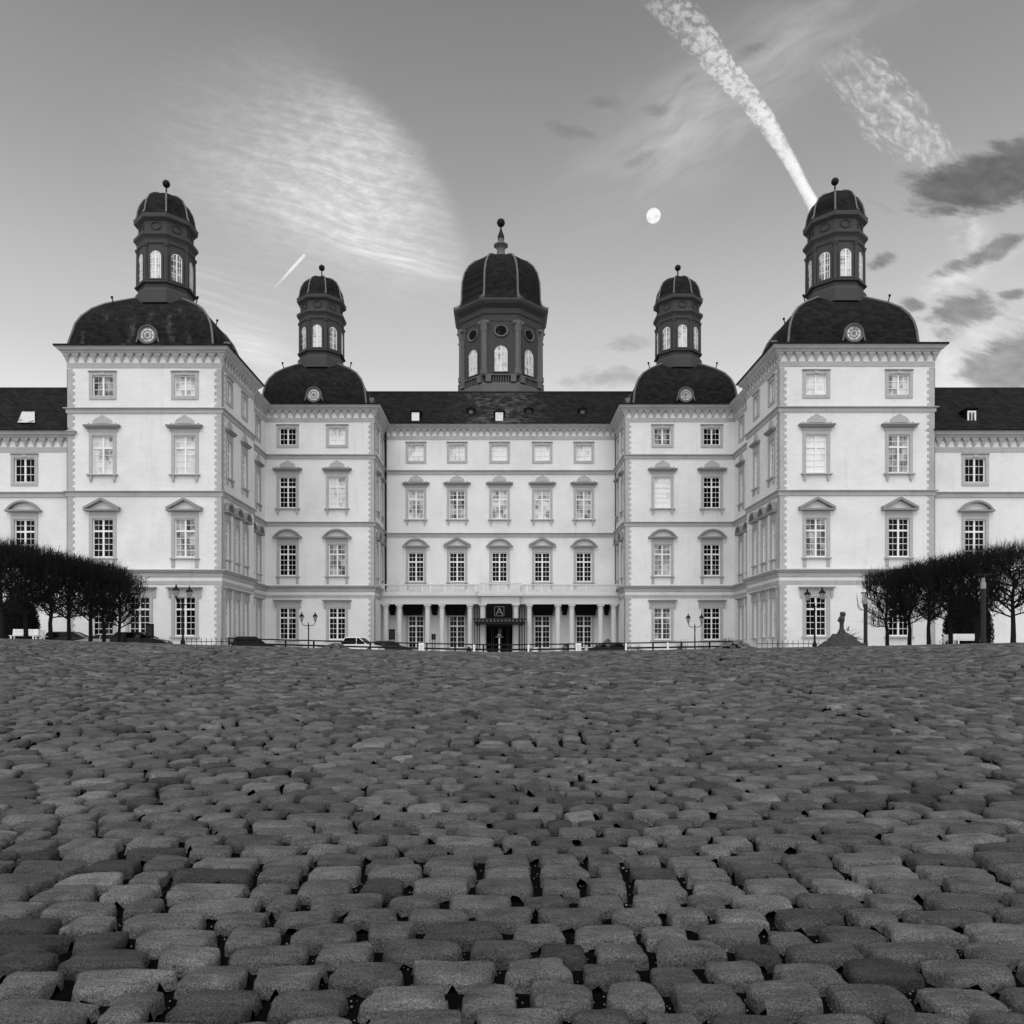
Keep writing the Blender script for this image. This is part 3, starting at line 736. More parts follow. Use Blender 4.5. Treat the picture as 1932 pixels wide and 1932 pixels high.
# connecting wings between corner and middle pavilions
for sx in (-1, 1):
    x = sx * 24.05; y0, y1 = 73.9, 82.2; w = MB(); ops = []
    for kind, ys_, hw in (('attic', [79.0], .6), ('ornate', [79.0], .6), ('seg', [76.7, 79.2], .55), ('ground', [76.7, 79.2], .55)):
        z0, h0 = ROWS[kind]
        for y in ys_: ops.append((y, hw, z0, z0 + h0)); window(kind, x, y, -sx * math.pi / 2, 'gmid', hw)
    if sx < 0: wall_panel(w, (x, y0), (x, y1), Y0 - .6, EAVE - .4, [(y - y0, a, b, c) for y, a, b, c in ops])
    else: wall_panel(w, (x, y1), (x, y0), Y0 - .6, EAVE - .4, [(y1 - y, a, b, c) for y, a, b, c in ops])
    part('wall', w, M['wall'])
    cx = x + sx * 5.5; strings(cx, (y0 + y1) / 2, 5.5, (y1 - y0) / 2, EAVE, e=.016)
    r = MB(); e = EAVE - .016
    r.poly([(x - sx * .66, y0, e + .01), (x - sx * .66, y1 + 1.5, e + .01), (x + sx * 5.5, y1 + 1.5, e + 3.2), (x + sx * 5.5, y0, e + 3.2)][::(1 if sx < 0 else -1)])
    r.poly([(x + sx * 11.6, y0, e + .01), (x + sx * 11.6, y1 + 1.5, e + .01), (x + sx * 5.5, y1 + 1.5, e + 3.2), (x + sx * 5.5, y0, e + 3.2)][::(-1 if sx < 0 else 1)])
    part('roof', r, M['slate'])
# outer wings
for sx in (-1, 1):
    yf = 66.5; xa, xb = sx * 35.9, sx * 62; w = MB(); ops = []
    lo, hi_ = min(xa, xb), max(xa, xb); off_ = {'attic': Z(14.4) , 'seg': Z(8.1), 'ground': Z(1.55)}
    for k, xo in enumerate((sx * 39.75, sx * 46.4, sx * 53, sx * 59)):
        for kind, hgt in (('attic', 2.05), ('seg', 3.2), ('ground', 3.25)):
            ops.append((xo - lo, GW, off_[kind], off_[kind] + hgt)); window(kind, xo, yf, 0, 'gdark', z=off_[kind], hgt=hgt)
    zt = Z(18.6)
    wall_panel(w, (lo, yf), (hi_, yf), Y0 - .6, zt - .3, ops); part('wall', w, M['wall'])
    strings((lo + hi_) / 2, yf + 6, (hi_ - lo) / 2, 6, zt, e=.022, levels=(13.6, 6.9))
    r = MB(); ridge = Z(24.3)
    r.poly([(lo, yf - .7, zt), (hi_, yf - .7, zt), (hi_, yf + 5.8, ridge), (lo, yf + 5.8, ridge)])
    r.poly([(hi_, yf + 12.7, zt), (lo, yf + 12.7, zt), (lo, yf + 5.8, ridge), (hi_, yf + 5.8, ridge)])
    r.box(lo, hi_, yf - .80, yf - .70, zt - .06, zt + .06); rf = part('roof', r, M['slate'])
    # dormer / skylight
    if sx > 0:
        X = PX(1831.5, 67.3); d = MB().box(X - .42, X + .42, 67.2, 69, Z(19.35), Z(20.75)); d.ext([(X - .55, Z(20.75)), (X + .55, Z(20.75)), (X, Z(21.15))], 67.0, 69.4)
        dm = obj('dormer', d, M['slate'], rf)
        obj('dormer_frame', MB().box(X - .36, X - .24, 67.14, 67.2, Z(19.45), Z(20.6)).box(X + .24, X + .36, 67.14, 67.2, Z(19.45), Z(20.6)).box(X - .24, X + .24, 67.14, 67.2, Z(20.45), Z(20.6)).box(X - .24, X + .24, 67.14, 67.2, Z(19.45), Z(19.56)).box(X - .03, X + .03, 67.14, 67.2, Z(19.56), Z(20.45)), M['white'], rf)
        obj('dormer_pane', MB().box(X - .24, X + .24, 67.17, 67.19, Z(19.56), Z(20.45)), M['gmid'], rf)
    else:
        X = PX(50, 67.5); k = (5.7) / 6.5
        def rp(x, t, o=.12): return (x, yf - .7 + t - o * .66, zt + t * k + o * .75)
        d = MB(); d.poly([rp(PX(33, 66.6), .85), rp(PX(66, 66.6), .85), rp(PX(65.5, 68.2), 2.45), rp(PX(42, 68.2), 2.45)])
        obj('skylight', d, M['glight'], rf)

# central block
CY = 88.2; xl, xr = -12.75, 12.98
w = MB(); ops = []
CX5 = [PX(p, CY) for p in (785, 862.5, 942.5, 1023, 1101.5)]
g4 = 'wwwww'; g3 = 'lmllm'; g2 = 'ddddd'
for i, x in enumerate(CX5):
    for kind, gl in (('attic', g4[i]), ('ornate', g3[i]), ('seg' if i % 2 == 0 else 'tri', g2[i])):
        z0, h0 = ROWS[kind]; ops.append((x - xl, GW, z0, z0 + h0)); window(kind, x, CY, 0, GL[gl])
    if i != 2:
        z0, h0 = Z(.75), 3.55; ops.append((x - xl, GW, z0, z0 + h0)); window('ground', x, CY, 0, 'gdark', z=z0, hgt=h0)
wall_panel(w, (xl, CY), (xr, CY), Y0 - .6, EAVE - .4, ops); part('wall', w, M['wall'])
strings(.1, CY + 6, 12.86, 6, EAVE, e=.028, levels=(20.45, 13.5))
r = MB(); ridge = Z(31.1); ze = EAVE - .02
r.poly([(xl - 4, CY - .74, ze), (xr + 4, CY - .74, ze), (xr + 4, CY + 6.2, ridge), (xl - 4, CY + 6.2, ridge)])
r.poly([(xr + 4, CY + 13, ze), (xl - 4, CY + 13, ze), (xl - 4, CY + 6.2, ridge), (xr + 4, CY + 6.2, ridge)])
r.box(xl, xr, CY - .86, CY - .74, ze - .08, ze + .06); rf = part('roof', r, M['slate_patch'])
wr = MB(); k = (ridge - ze) / 6.94     # weathered slates washed by the drum above
n = 26
top = [(PX(880 + 125 * i / n, 92.5), 5.8 + .5 * math.sin(i)) for i in range(n + 1)]
obj('ridge_cap', MB().tube((xl - 3, CY + 6.2, ridge + .04), (xr + 3, CY + 6.2, ridge + .04), .13, .13, 6), M['charcoal'], rf)
def dormer(px, wpx, z0, z1, lit):
    X = PX(px, CY + .3); hw = wpx / 2 / 17; yb = CY - .74 + (z0 - (ze - H) ) / k
    d = MB().box(X - hw - .12, X + hw + .12, yb, yb + 2.2, Z(z0) - .1, Z(z1) + .12); d.ext([(X - hw - .25, Z(z1) + .12), (X + hw + .25, Z(z1) + .12), (X, Z(z1) + .45)], yb - .1, yb + 2.6)
    obj('dormer', d, M['slate'], rf)
    fr = MB().box(X - hw, X - hw + .09, yb - .06, yb, Z(z0), Z(z1)).box(X + hw - .09, X + hw, yb - .06, yb, Z(z0), Z(z1)).box(X - hw + .09, X + hw - .09, yb - .06, yb, Z(z1) - .09, Z(z1)).box(X - hw + .09, X + hw - .09, yb - .06, yb, Z(z0), Z(z0) + .09).box(X - .035, X + .035, yb - .06, yb, Z(z0) + .09, Z(z1) - .09)
    obj('dormer_frame', fr, M['white' if lit else 'charcoal'], rf)
    obj('dormer_pane', MB().box(X - hw + .09, X + hw - .09, yb - .03, yb - .01, Z(z0) + .09, Z(z1) - .09), M['gwhite' if lit else 'gmid'], rf)
for px, wd, lit in ((785, 14, 1), (942, 14, 1)): dormer(px, wd, 25.85, 26.75, lit)
for px in (888, 998, 1101): dormer(px, 9, 27.0, 27.5, 0)
# downpipes in the corners of the court
for x, y in ((xl + .12, CY - .12), (xr - .12, CY - .12)):
    part('downpipe', MB().tube((x, y, Y0), (x, y, EAVE - .6), .10, .10, 8), M['black'])
# ---- central drum
DX, DY = .14, 100.0
ZD = lambda r: Z(float(np.interp(r, (29, 30.2, 33.2, 34.2, 34.55, 37.65, 38.72, 39.3, 40.75, 41.1, 47.0, 49.3, 50.5, 52.25), (27, 29.5, 32.55, 33.5, 33.9, 37.2, 38.8, 39.9, 41.8, 42.3, 49.2, 51.4, 52.3, 54.3))))
ap = lambda q: q / math.cos(R(22.5))
a = 4.86
prof = [(a + .5, 30.2), (a + .5, 31.7), (a + .34, 31.9), (a + .3, 33.0), (a + .2, 33.1), (a + .1, 33.2)]
d = MB().lathe([(ap(q), ZD(z)) for q, z in prof], 8, DX, DY); D0 = part('drum', d, M['drumlight'])
bal = MB().lathe([(ap(a - .1), ZD(33.2)), (ap(a - .1), ZD(34.1))], 8, DX, DY)
obj('drum_core', bal, M['drum2'], D0)
bl = MB(); bl.lathe([(ap(a + .15), ZD(34.0)), (ap(a + .3), ZD(34.05)), (ap(a + .3), ZD(34.2)), (ap(a), ZD(34.25))], 8, DX, DY)
fw = a * .8284
for k in range(8):
    t = R(45 * k); tx, ty = -math.sin(t), math.cos(t); ox, oy = DX + (a + .12) * math.cos(t), DY + (a + .12) * math.sin(t)
    for i in range(-5, 6):
        u = i * .3
        if abs(i) <= 3: bl.tube((ox + tx * u, oy + ty * u, ZD(33.2)), (ox + tx * u, oy + ty * u, ZD(34.03)), .07, .07, 5)
    for u0 in (-1.5, 1.5):
        c_ = Vector((ox + tx * u0, oy + ty * u0, 0)); bl.lathe([(.46, ZD(33.2)), (.46, ZD(34.02))], 4, c_.x, c_.y, 45 + 45 * k)
obj('balustrade', bl, M['drumlight'], D0)
body = MB().lathe([(ap(a - .12), ZD(34.2)), (ap(a - .12), ZD(39.3)), (ap(a - .05), ZD(39.35)), (ap(a + .0), ZD(39.9)), (ap(a + .15), ZD(40.0)), (ap(a + .2), ZD(40.45)), (ap(a + .75), ZD(40.75)), (ap(a + .95), ZD(40.95)), (ap(a + .95), ZD(41.1)), (ap(a + .3), ZD(41.3))], 8, DX, DY)
obj('drum_wall', body, M['drum'], D0)
for k in range(8):
    pl = MB(); t = R(22.5 + 45 * k); x, y = DX + ap(a - .05) * math.cos(t), DY + ap(a - .05) * math.sin(t)
    pl.lathe([(.50, ZD(34.2)), (.50, ZD(34.7)), (.40, ZD(34.75)), (.38, ZD(38.55)), (.42, ZD(38.6)), (.55, ZD(39.1)), (.6, ZD(39.3)), (.45, ZD(39.32))], 6, x, y, math.degrees(t))
    for sg in (-1, 1):
        t2 = t + sg * .10; pl.ball((DX + (ap(a) + .22) * math.cos(t2), DY + (ap(a) + .22) * math.sin(t2), ZD(39.15)), .24, 6, 5)
    obj('pilaster', pl, M['drumlight'], D0)

for k in (4, 5, 6, 7, 0):
    t = R(45 * k); x, y = DX + (a - .12) * math.cos(t), DY + (a - .12) * math.sin(t)
    arched_window(D0, 'window', (x, y, ZD(34.55)), t + math.pi / 2, .78, 3.1, 'glight')
    ring = MB(); n = 18
    def P2(r, an, yv): return (r * math.cos(an), yv, .86 * r * math.sin(an))
    for q in range(n):
        a0, a1 = 2 * math.pi * q / n, 2 * math.pi * (q + 1) / n
        ring.poly([P2(.92, a0, -.02), P2(.92, a1, -.02), P2(.86, a1, -.18), P2(.86, a0, -.18)][::-1]); ring.poly([P2(.86, a0, -.18), P2(.86, a1, -.18), P2(.66, a1, -.1), P2(.66, a0, -.1)][::-1])
    oc = obj('round_window', ring, M['drumlight'], D0, (x, y, ZD(38.72)), t + math.pi / 2)
    pn = MB(); pn.poly([P2(.67, -2 * math.pi * q / n, -.06) for q in range(n)][::-1])
    obj('round_pane', pn, M['gdark'], D0, (x, y, ZD(38.72)), t + math.pi / 2)
cup = [(a + .8, 41.1), (a + .4, 41.35), (a + .1, 41.75), (a - .02, 42.3), (a - .04, 43.2), (a - .12, 44.2), (a - .4, 45.2), (a - .9, 46.0), (a - 1.6, 46.6), (a - 2.4, 46.95), (1.3, 47.2)]
obj('cupola', MB().lathe([(ap(q), ZD(z)) for q, z in cup], 8, DX, DY), M['slate'], D0)
for k in range(8):
    rb = MB(); t = R(22.5 + 45 * k); pts = [Vector((DX + ap(q) * math.cos(t), DY + ap(q) * math.sin(t), ZD(z) + .02)) for q, z in cup]
    for i, (p, q) in enumerate(zip(pts, pts[1:])): rb.tube(p, q, .12 if i > 1 else .34 - .1 * i, .12 if i > 0 else .24, 5)
    obj('cupola_rib', rb, M['lead'], D0)
fn = MB().lathe([(1.3, ZD(47.0)), (1.15, ZD(47.3)), (.7, ZD(47.7)), (.55, ZD(48.3)), (.52, ZD(48.9)), (.7, ZD(49.1)), (.95, ZD(49.25)), (.95, ZD(49.4)), (.5, ZD(49.5)), (.42, ZD(50.0)), (.40, ZD(50.5))], 8, DX, DY)
obj('spire', fn, M['drumlight'], D0)
fb = MB().lathe([(.46, ZD(50.5)), (.42, ZD(50.75)), (.15, ZD(51.4)), (.06, ZD(51.9))], 8, DX, DY); fb.ball((DX, DY, ZD(52.25)), .52, 14, 9)
obj('finial', fb, M['black'], D0)

# ---- entrance portico
PY = 85.4; zt = Z(5.42)
ent = MB().box(-12.85, -2.0, PY, CY - .01, zt, Z(6.15)).box(2.1, 12.95, PY, CY - .01, zt, Z(6.15))
ent.box(-12.83, -2.0, PY - .12, CY - .012, Z(6.15), Z(6.3)).box(2.1, 12.93, PY - .12, CY - .012, Z(6.15), Z(6.3))
ent.box(-12.82, -2.0, PY - .3, CY - .014, Z(6.3), Z(6.52)).box(2.1, 12.92, PY - .3, CY - .014, Z(6.3), Z(6.52))
ent.box(-2.0, 2.1, PY - .5, CY - .016, zt + .02, Z(6.25)); ent.box(-2.35, 2.45, PY - .85, CY - .018, Z(6.25), Z(6.60))
port = part('portico', ent, M['light'])
COLX = [PX(p, PY) for p in (727, 752.6, 806, 833.3, 886.7, 998.7, 1053, 1079.4, 1134, 1158.8)]
def column(x, y, r, z0, z1):
    c = MB().box(x - r * 1.3, x + r * 1.3, y - r * 1.3, y + r * 1.3, z0, z0 + .18)
    prof = [(r * 1.2, z0 + .18), (r * 1.2, z0 + .26), (r, z0 + .34)]
    for q in range(6): zz = z0 + .4 + (z1 - z0 - .9) * q / 5; prof += [(r * (1 - .012 * q), zz)]
    prof += [(r * .92, z1 - .45), (r * 1.08, z1 - .42), (r * 1.08, z1 - .36), (r * .95, z1 - .34), (r * 1.2, z1 - .18)]
    c.lathe(prof, 16, x, y, 0); c.box(x - r * 1.28, x + r * 1.28, y - r * 1.28, y + r * 1.28, z1 - .18, z1)
    part('column', c, M['light'])
for x in COLX: column(x, PY + .42, .29, Y0, zt)
for x in (PX(911.4, PY - .2), PX(972.6, PY - .2)): column(x, PY - .1, .34, Y0, zt + .02)
bz0, bz1 = Z(6.52), Z(7.55)
bs = MB()
for x0, x1, yq in ((-12.8, -2.3, PY - .1), (2.4, 12.9, PY - .1), (-2.25, 2.35, PY - .65)):
    bs.box(x0, x1, yq, yq + .22, bz0 + .08 * (yq < PY - .5), bz0 + .18); bs.box(x0, x1, yq - .03, yq + .25, bz1 - .14 + .1 * (yq < PY - .5), bz1 + .1 * (yq < PY - .5))
    n = int((x1 - x0) / .17)
    for i in range(n + 1):
        xx = x0 + (x1 - x0) * i / n; m_ = i % 14
        if m_ in (0, 1, 2, 3, 12, 13):
            if m_ in (0,): bs.box(xx - .25, xx + .45, yq + .01, yq + .2, bz0 + .18, bz1 - .13)
        else: bs.lathe([(.045, bz0 + .18), (.075, bz0 + .4), (.035, bz0 + .7), (.05, bz1 - .12)], 6, xx, yq + .11)
part('balustrade', bs, M['light'])
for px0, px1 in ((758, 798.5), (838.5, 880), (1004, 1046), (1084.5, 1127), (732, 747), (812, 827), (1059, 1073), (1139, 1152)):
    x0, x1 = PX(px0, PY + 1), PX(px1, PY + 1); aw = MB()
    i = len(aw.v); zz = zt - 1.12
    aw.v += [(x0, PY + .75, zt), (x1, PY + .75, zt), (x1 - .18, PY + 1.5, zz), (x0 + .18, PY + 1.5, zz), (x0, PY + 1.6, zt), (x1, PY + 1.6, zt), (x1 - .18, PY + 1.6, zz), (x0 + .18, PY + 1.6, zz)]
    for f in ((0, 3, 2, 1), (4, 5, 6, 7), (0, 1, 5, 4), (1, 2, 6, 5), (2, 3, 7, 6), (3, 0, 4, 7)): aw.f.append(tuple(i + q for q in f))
    part('soffit_shade', aw, M['cloth'])  # shade under the portico ceiling, modelled as near-black sloping panels
# lattice screens beside the entrance
sc = MB()
for px0 in (890, 979.5):
    x0 = PX(px0, PY + .3)
    for i in range(4): sc.box(x0 + i * .27, x0 + i * .27 + .09, PY + .3, PY + .38, Y0, zt)
part('door_screen', sc, M['charcoal'])
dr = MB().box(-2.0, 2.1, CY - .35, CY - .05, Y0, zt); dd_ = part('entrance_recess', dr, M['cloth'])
dl = MB()
for i, x0 in enumerate((-1.55, -.72, .12, .95)):
    dl.box(x0, x0 + .06, CY - .42, CY - .36, Y0, Z(3.2)); dl.box(x0 + .62, x0 + .68, CY - .42, CY - .36, Y0, Z(3.2)); dl.box(x0 + .06, x0 + .62, CY - .42, CY - .36, Z(3.1), Z(3.2)); dl.box(x0 + .06, x0 + .62, CY - .42, CY - .36, Z(1.0), Z(1.1))
obj('door', dl, M['drum'], dd_)
cp = MB().box(PX(894.5, 83.5), PX(991, 83.5), 82.6, CY - .5, Z(3.34), Z(3.62)); cp.box(PX(893.5, 83.5), PX(992, 83.5), 82.5, CY - .52, Z(3.62), Z(3.78))
cp.box(PX(897, 83.5), PX(989, 83.5), 82.75, CY - .54, Z(3.18), Z(3.34))
cn = part('canopy', cp, M['charcoal'])
ed = MB()
for i in range(14): ed.ball((PX(898 + i * 7, 82.5), 82.48, Z(3.5)), .11, 6, 5)
obj('canopy_ornament', ed, M['drumlight'], cn)
bn = thing('hanging_banner', 'dark banner with a pale letter A in a square hanging over the entrance canopy', 'banner', (PX(942, 84.6), 84.6, Z(3.82)))
bnf = MB().box(-1.35, 1.35, 0, .05, 0, 1.52); obj('cloth', bnf, M['cloth'], bn)
A_ = MB(); s0 = -.012
A_.bar((-.34, .4), (0, 1.15), .10, s0, 0); A_.bar((.34, .4), (0, 1.15), .13, s0 - .002, 0); A_.bar((-.2, .68), (.2, .68), .07, s0 - .004, 0)
A_.bar((-.5, .3), (.5, .3), .05, s0, 0); A_.bar((-.5, 1.28), (.5, 1.28), .05, s0, 0); A_.bar((-.5, .3), (-.5, 1.28), .05, s0 - .001, 0); A_.bar((.5, .3), (.5, 1.28), .05, s0 - .001, 0)
obj('emblem', A_, M['lead'], bn)
hl = thing('hanging_lantern', 'dark iron lantern hanging under the entrance canopy', 'lantern', (0.0, 83.4, Z(2.1)))
obj('cage', MB().lathe([(.05, 0), (.22, .15), (.25, .6), (.3, .62), (.06, .85), (.03, 1.1)], 6), M['black'], hl)
obj('glass', MB().lathe([(.2, .18), (.22, .55)], 6, rot=52), M['lamp'], hl)
fp = thing('flagpole', 'pale short pole standing in front of the entrance doors', 'pole', (PX(942, 82), 82.0, g(0, 82)))
obj('pole', MB().tube((0, 0, 0), (0, 0, 2.3), .09, .07, 8), M['light'], fp)
obj('base', MB().lathe([(.35, 0), (.35, .2), (.15, .3)], 8), M['drumlight'], fp); obj('crown', MB().ball((0, 0, 2.45), .22, 8, 6).tube((-.4, 0, 2.3), (.4, 0, 2.3), .05, .05, 5), M['drumlight'], fp)

# ------------------------------------------------------------------ railing, fences
rail = thing('guard_railing', 'long low black two-rail railing along the edge of the cobbles', 'railing', (PX(900, 53.4), 53.4, 1))
def along(px0, px1, D, step):
    n = max(1, int(round((px1 - px0) / F * D / step))); return [PX(px0 + (px1 - px0) * i / n, D) for i in range(n + 1)]
ox = rail.location
tr, lr, ps = MB(), MB(), MB()
xs_ = along(432, 1392, 53.4, 1.9)
for x, x2 in zip(xs_, xs_[1:]):
    tr.tube((x - ox.x, 0, g(x, 53.4) - 1 + .65), (x2 - ox.x, 0, g(x2, 53.4) - 1 + .65), .045, .045, 6)
    lr.tube((x - ox.x, 0, g(x, 53.4) - 1 + .32), (x2 - ox.x, 0, g(x2, 53.4) - 1 + .32), .06, .06, 6)
obj('top_rail', tr, M['black'], rail); obj('lower_rail', lr, M['black'], rail)
pm = MB().box(-.05, .05, -.05, .05, -.1, .67).mesh('post', M['black'])
for x in xs_: obj('post', pm, parent=rail, loc=(x - ox.x, 0, g(x, 53.4) - 1))
def spike_fence(px0, px1, D, label, hgt):
    x0, x1 = PX(px0, D), PX(px1, D); zb = g((x0 + x1) / 2, D)
    t = thing('iron_fence', label, 'fence', (x0, D, zb), group='iron fences beside the corner pavilions')
    L = x1 - x0; r_ = MB().tube((0, 0, .18), (L, 0, .18), .03, .03, 5); r_.tube((0, 0, hgt - .25), (L, 0, hgt - .25), .03, .03, 5); obj('rail', r_, M['black'], t)
    n = int(L / .38); pk = MB().tube((0, 0, 0), (0, 0, hgt - .1), .02, .02, 5); pk.lathe([(.035, hgt - .12), (.005, hgt + .05)], 4)
    pkm = pk.mesh('picket', M['black'])
    for i in range(n + 1): obj('picket', pkm, parent=t, loc=(L * i / n, 0, 0))
spike_fence(352, 492, 62.5, 'black spiked iron fence at the foot of the left corner pavilion', 1.2)
spike_fence(1428, 1545, 62.5, 'black spiked iron fence at the foot of the right corner pavilion', 1.2)
spike_fence(600, 625, 79, 'short black spiked iron fence under the left middle pavilion', 1.1)

# ------------------------------------------------------------------ street lamps
def double_lamp(px, D, rz, label):
    x = PX(px, D); t = thing('street_lamp', label, 'street lamp', (x, D, g(x, D)), rz, 'double street lamps in the court')
    Hh = 3.0
    obj('post', MB().lathe([(.16, 0), (.16, .35), (.08, .5), (.065, .9), (.05, 2.4), (.07, 2.5), (.04, Hh), (.01, Hh + .15)], 8), M['black'], t)
    am = MB(); pts = [(0, 2.85), (.25, 2.78), (.48, 2.84), (.60, 3.0), (.64, 3.2)]
    for sg in (-1, 1):
        for p, q in zip(pts, pts[1:]): am.tube((sg * p[0], 0, p[1]), (sg * q[0], 0, q[1]), .035, .03, 6)
    obj('arm', am, M['black'], t)
    for sg in (-1, 1):
        l = obj('lamp_head', MB().lathe([(.05, 3.18), (.10, 3.24), (.12, 3.27)], 6, sg * .64).lathe([(.26, 3.66), (.2, 3.76), (.07, 3.9), (.05, 4.0), (.01, 4.1)], 6, sg * .64), M['black'], t)
        obj('lamp_glass', MB().lathe([(.11, 3.27), (.22, 3.66)], 6, sg * .64), M['lamp'], l)
double_lamp(582, 75, 0, 'black double-armed street lamp in front of the left middle pavilion')
double_lamp(1311, 75, R(4), 'black double-armed street lamp in front of the right middle pavilion')
double_lamp(345, 52.6, R(72), 'black double street lamp seen end-on before the left corner pavilion')
double_lamp(1537, 52.6, R(-66), 'black double street lamp seen end-on before the right corner pavilion')
def pillar_lamp(px, D, label, top):
    x = PX(px, D); zb = g(x, D); Hh = H + top / F * D - zb
    t = thing('pillar_lamp', label, 'lamp post', (x, D, zb), 0, 'pillar lamps along the right tree row')
    obj('post', MB().lathe([(.17, 0), (.15, .1), (.125, .5), (.115, Hh - .75)], 12), M['charcoal'], t, smooth=False)
    obj('lamp_glass', MB().lathe([(.10, Hh - .75), (.12, Hh - .72), (.12, Hh - .42), (.08, Hh - .40), (.08, Hh - .2)], 12), M['lamp'], t)
    obj('lamp_cap', MB().lathe([(.03, Hh - .2), (.04, Hh - .06), (.30, Hh - .04), (.30, Hh)], 14), M['black'], t)
pillar_lamp(1855, 40, 'dark pillar lamp post with a disc cap, nearest on the right', 152)
pillar_lamp(1633, 52, 'farther dark pillar lamp post beside the first bare tree on the right', 117)

# ------------------------------------------------------------------ benches
def bench(px, D, wpx, rz, label):
    x = PX(px, D); L = wpx / F * D; t = thing('park_bench', label, 'bench', (x, D, g(x, D) - .02), rz, 'white park benches under the trees')
    s = MB()
    for i in range(5): s.box(-L / 2, L / 2, -.45 + i * .1, -.45 + i * .1 + .07, .42, .46)
    obj('seat', s, M['white'], t)
    b = MB()
    for i in range(5): b.box(-L / 2, L / 2, .06 + i * .02, .09 + i * .02, .50 + i * .085, .50 + i * .085 + .065)
    obj('backrest', b, M['white'], t)
    for sg in (-1, 1):
        xx = sg * (L / 2 - .12); obj('leg', MB().box(xx - .04, xx + .04, -.45, -.37, 0, .42).box(xx - .04, xx + .04, .02, .10, 0, .42).box(xx - .035, xx + .035, .1, .15, .42, .92), M['white'], t)
bench(47, 56, 46, R(6), 'white slatted park bench at the left edge, larger of the left pair')
bench(77, 57.3, 24, R(70), 'low white park bench end-on beside the larger left bench')
bench(1822, 56, 42, R(-6), 'white slatted park bench under the right trees beside the near pillar lamp')
bench(1789, 57.3, 24, R(-66), 'low white park bench end-on beside the larger right bench')

# ------------------------------------------------------------------ boxes, boards, bollards, posters
def white_box(px, D, w, h, label, m='white'):
    x = PX(px, D); t = thing('utility_box', label, 'box', (x, D, g(x, D) - .03), 0)
    obj('body', MB().box(-w / 2, w / 2, -.2, .2, 0, h), M[m], t)
    obj('lid', MB().box(-w / 2 - .03, w / 2 + .03, -.23, .23, h, h + .05, .03, .03), M[m], t)
    obj('panel', MB().box(-w / 2 + .05, w / 2 - .05, -.212, -.2, .08, h - .06), M['light' if m == 'white' else 'trim'], t)
white_box(795.5, 50.6, .33, .60, 'small white box left of the entrance in front of the railing')
white_box(1091, 50.6, .33, .62, 'small white box right of the entrance in front of the railing')
white_box(1106, 50.8, .16, .50, 'narrow grey box next to the right white box', 'trim')
white_box(1609, 52, .50, .75, 'white cabinet between the far pillar lamp and the small mound')
def bollard(px, label, D=51.0, m='white', h=.60):
    x = PX(px, D); t = thing('bollard', label, 'bollard', (x, D, g(x, D) - .03), 0, 'pale bollards at the railing')
    obj('post', MB().lathe([(.065, 0), (.06, h - .06)], 8), M[m], t); obj('cap', MB().lathe([(.06, h - .06), (.08, h - .04), (.05, h + .03), (.01, h + .05)], 8), M[m], t)
bollard(848 + 46.5, 'pale bollard on the left of the entrance gap'); bollard(997, 'pale bollard on the right of the entrance gap')
bollard(1181, 'pale bollard in front of the left edge of the right middle pavilion'); bollard(1260, 'pale bollard below the left window of the right middle pavilion')
def poster(px, y0, y1, wpx, D, label):
    x = PX(px, D); w = wpx / F * D; z1 = H + (1235 - y0) / F * D; zg = g(x, D); h = z1 - zg; pb_ = H + (1235 - y1) / F * D - zg
    t = thing('poster_stand', label, 'poster stand', (x, D, zg))
    obj('board', MB().box(-w / 2, w / 2, 0, .08, max(pb_, .3), h), M['cloth'], t)
    obj('foot', MB().box(-w / 2 + .05, -w / 2 + .12, 0, .06, 0, max(pb_, .3)).box(w / 2 - .12, w / 2 - .05, 0, .06, 0, max(pb_, .3)).box(-w / 2, w / 2, -.2, .25, -.02, .04), M['black'], t)
    obj('poster', MB().box(-w / 2 + .08, w / 2 - .08, -.012, 0, max(pb_, .3) + .12, h - .12), M['charcoal'], t)
poster(739.5, 1187, 1207, 11.5, 84.2, 'tall dark poster stand between the two leftmost portico columns')
poster(818, 1196, 1207, 8, 84.2, 'small dark poster stand between the third and fourth portico columns')
poster(282, 1177, 1203, 15, 56, 'dark information board on posts left of the end-on street lamp')
def clipped_shrub(px, D, h, r, label, cone=True):
    x = PX(px, D); t = thing('potted_shrub', label, 'shrub', (x, D, g(x, D)))
    obj('pot', MB().lathe([(r * .6, 0), (r * .85, .4), (r * .9, .42)], 10), M['charcoal'], t)
    rr_ = random.Random(int(px)); f = MB()
    for k in range(700):
        zz = rr_.random(); rad = r * ((1 - zz) ** .7 if cone else math.sqrt(max(.05, 1 - (2 * zz - 1) ** 2))) * (.75 + .35 * rr_.random()); an = rr_.uniform(0, 6.28)
        c = Vector((rad * math.cos(an), rad * math.sin(an), .42 + zz * (h - .42))); s_ = .06
        v1 = Vector((rr_.gauss(0, 1), rr_.gauss(0, 1), rr_.gauss(0, 1))).normalized() * s_; v2 = Vector((rr_.gauss(0, 1), rr_.gauss(0, 1), rr_.gauss(0, 1))).normalized() * s_
        f.poly([c - v1, c + v2, c + v1])
    obj('foliage', f, M['hedge'], t)
clipped_shrub(1146, 84.3, 2.0, .42, 'tall dark potted shrub between the two rightmost portico columns', False)
clipped_shrub(1067, 84.3, 1.5, .3, 'small dark potted shrub between two right portico columns', False)
clipped_shrub(885, 80, 1.2, .4, 'dark cone shrub on the left of the entrance')
clipped_shrub(997, 80, 1.2, .4, 'dark cone shrub on the right of the entrance')
nb = thing('notice_board', 'small white notice board under the window right of the entrance', 'notice board', (PX(1010, 84), 84, g(1, 84)))
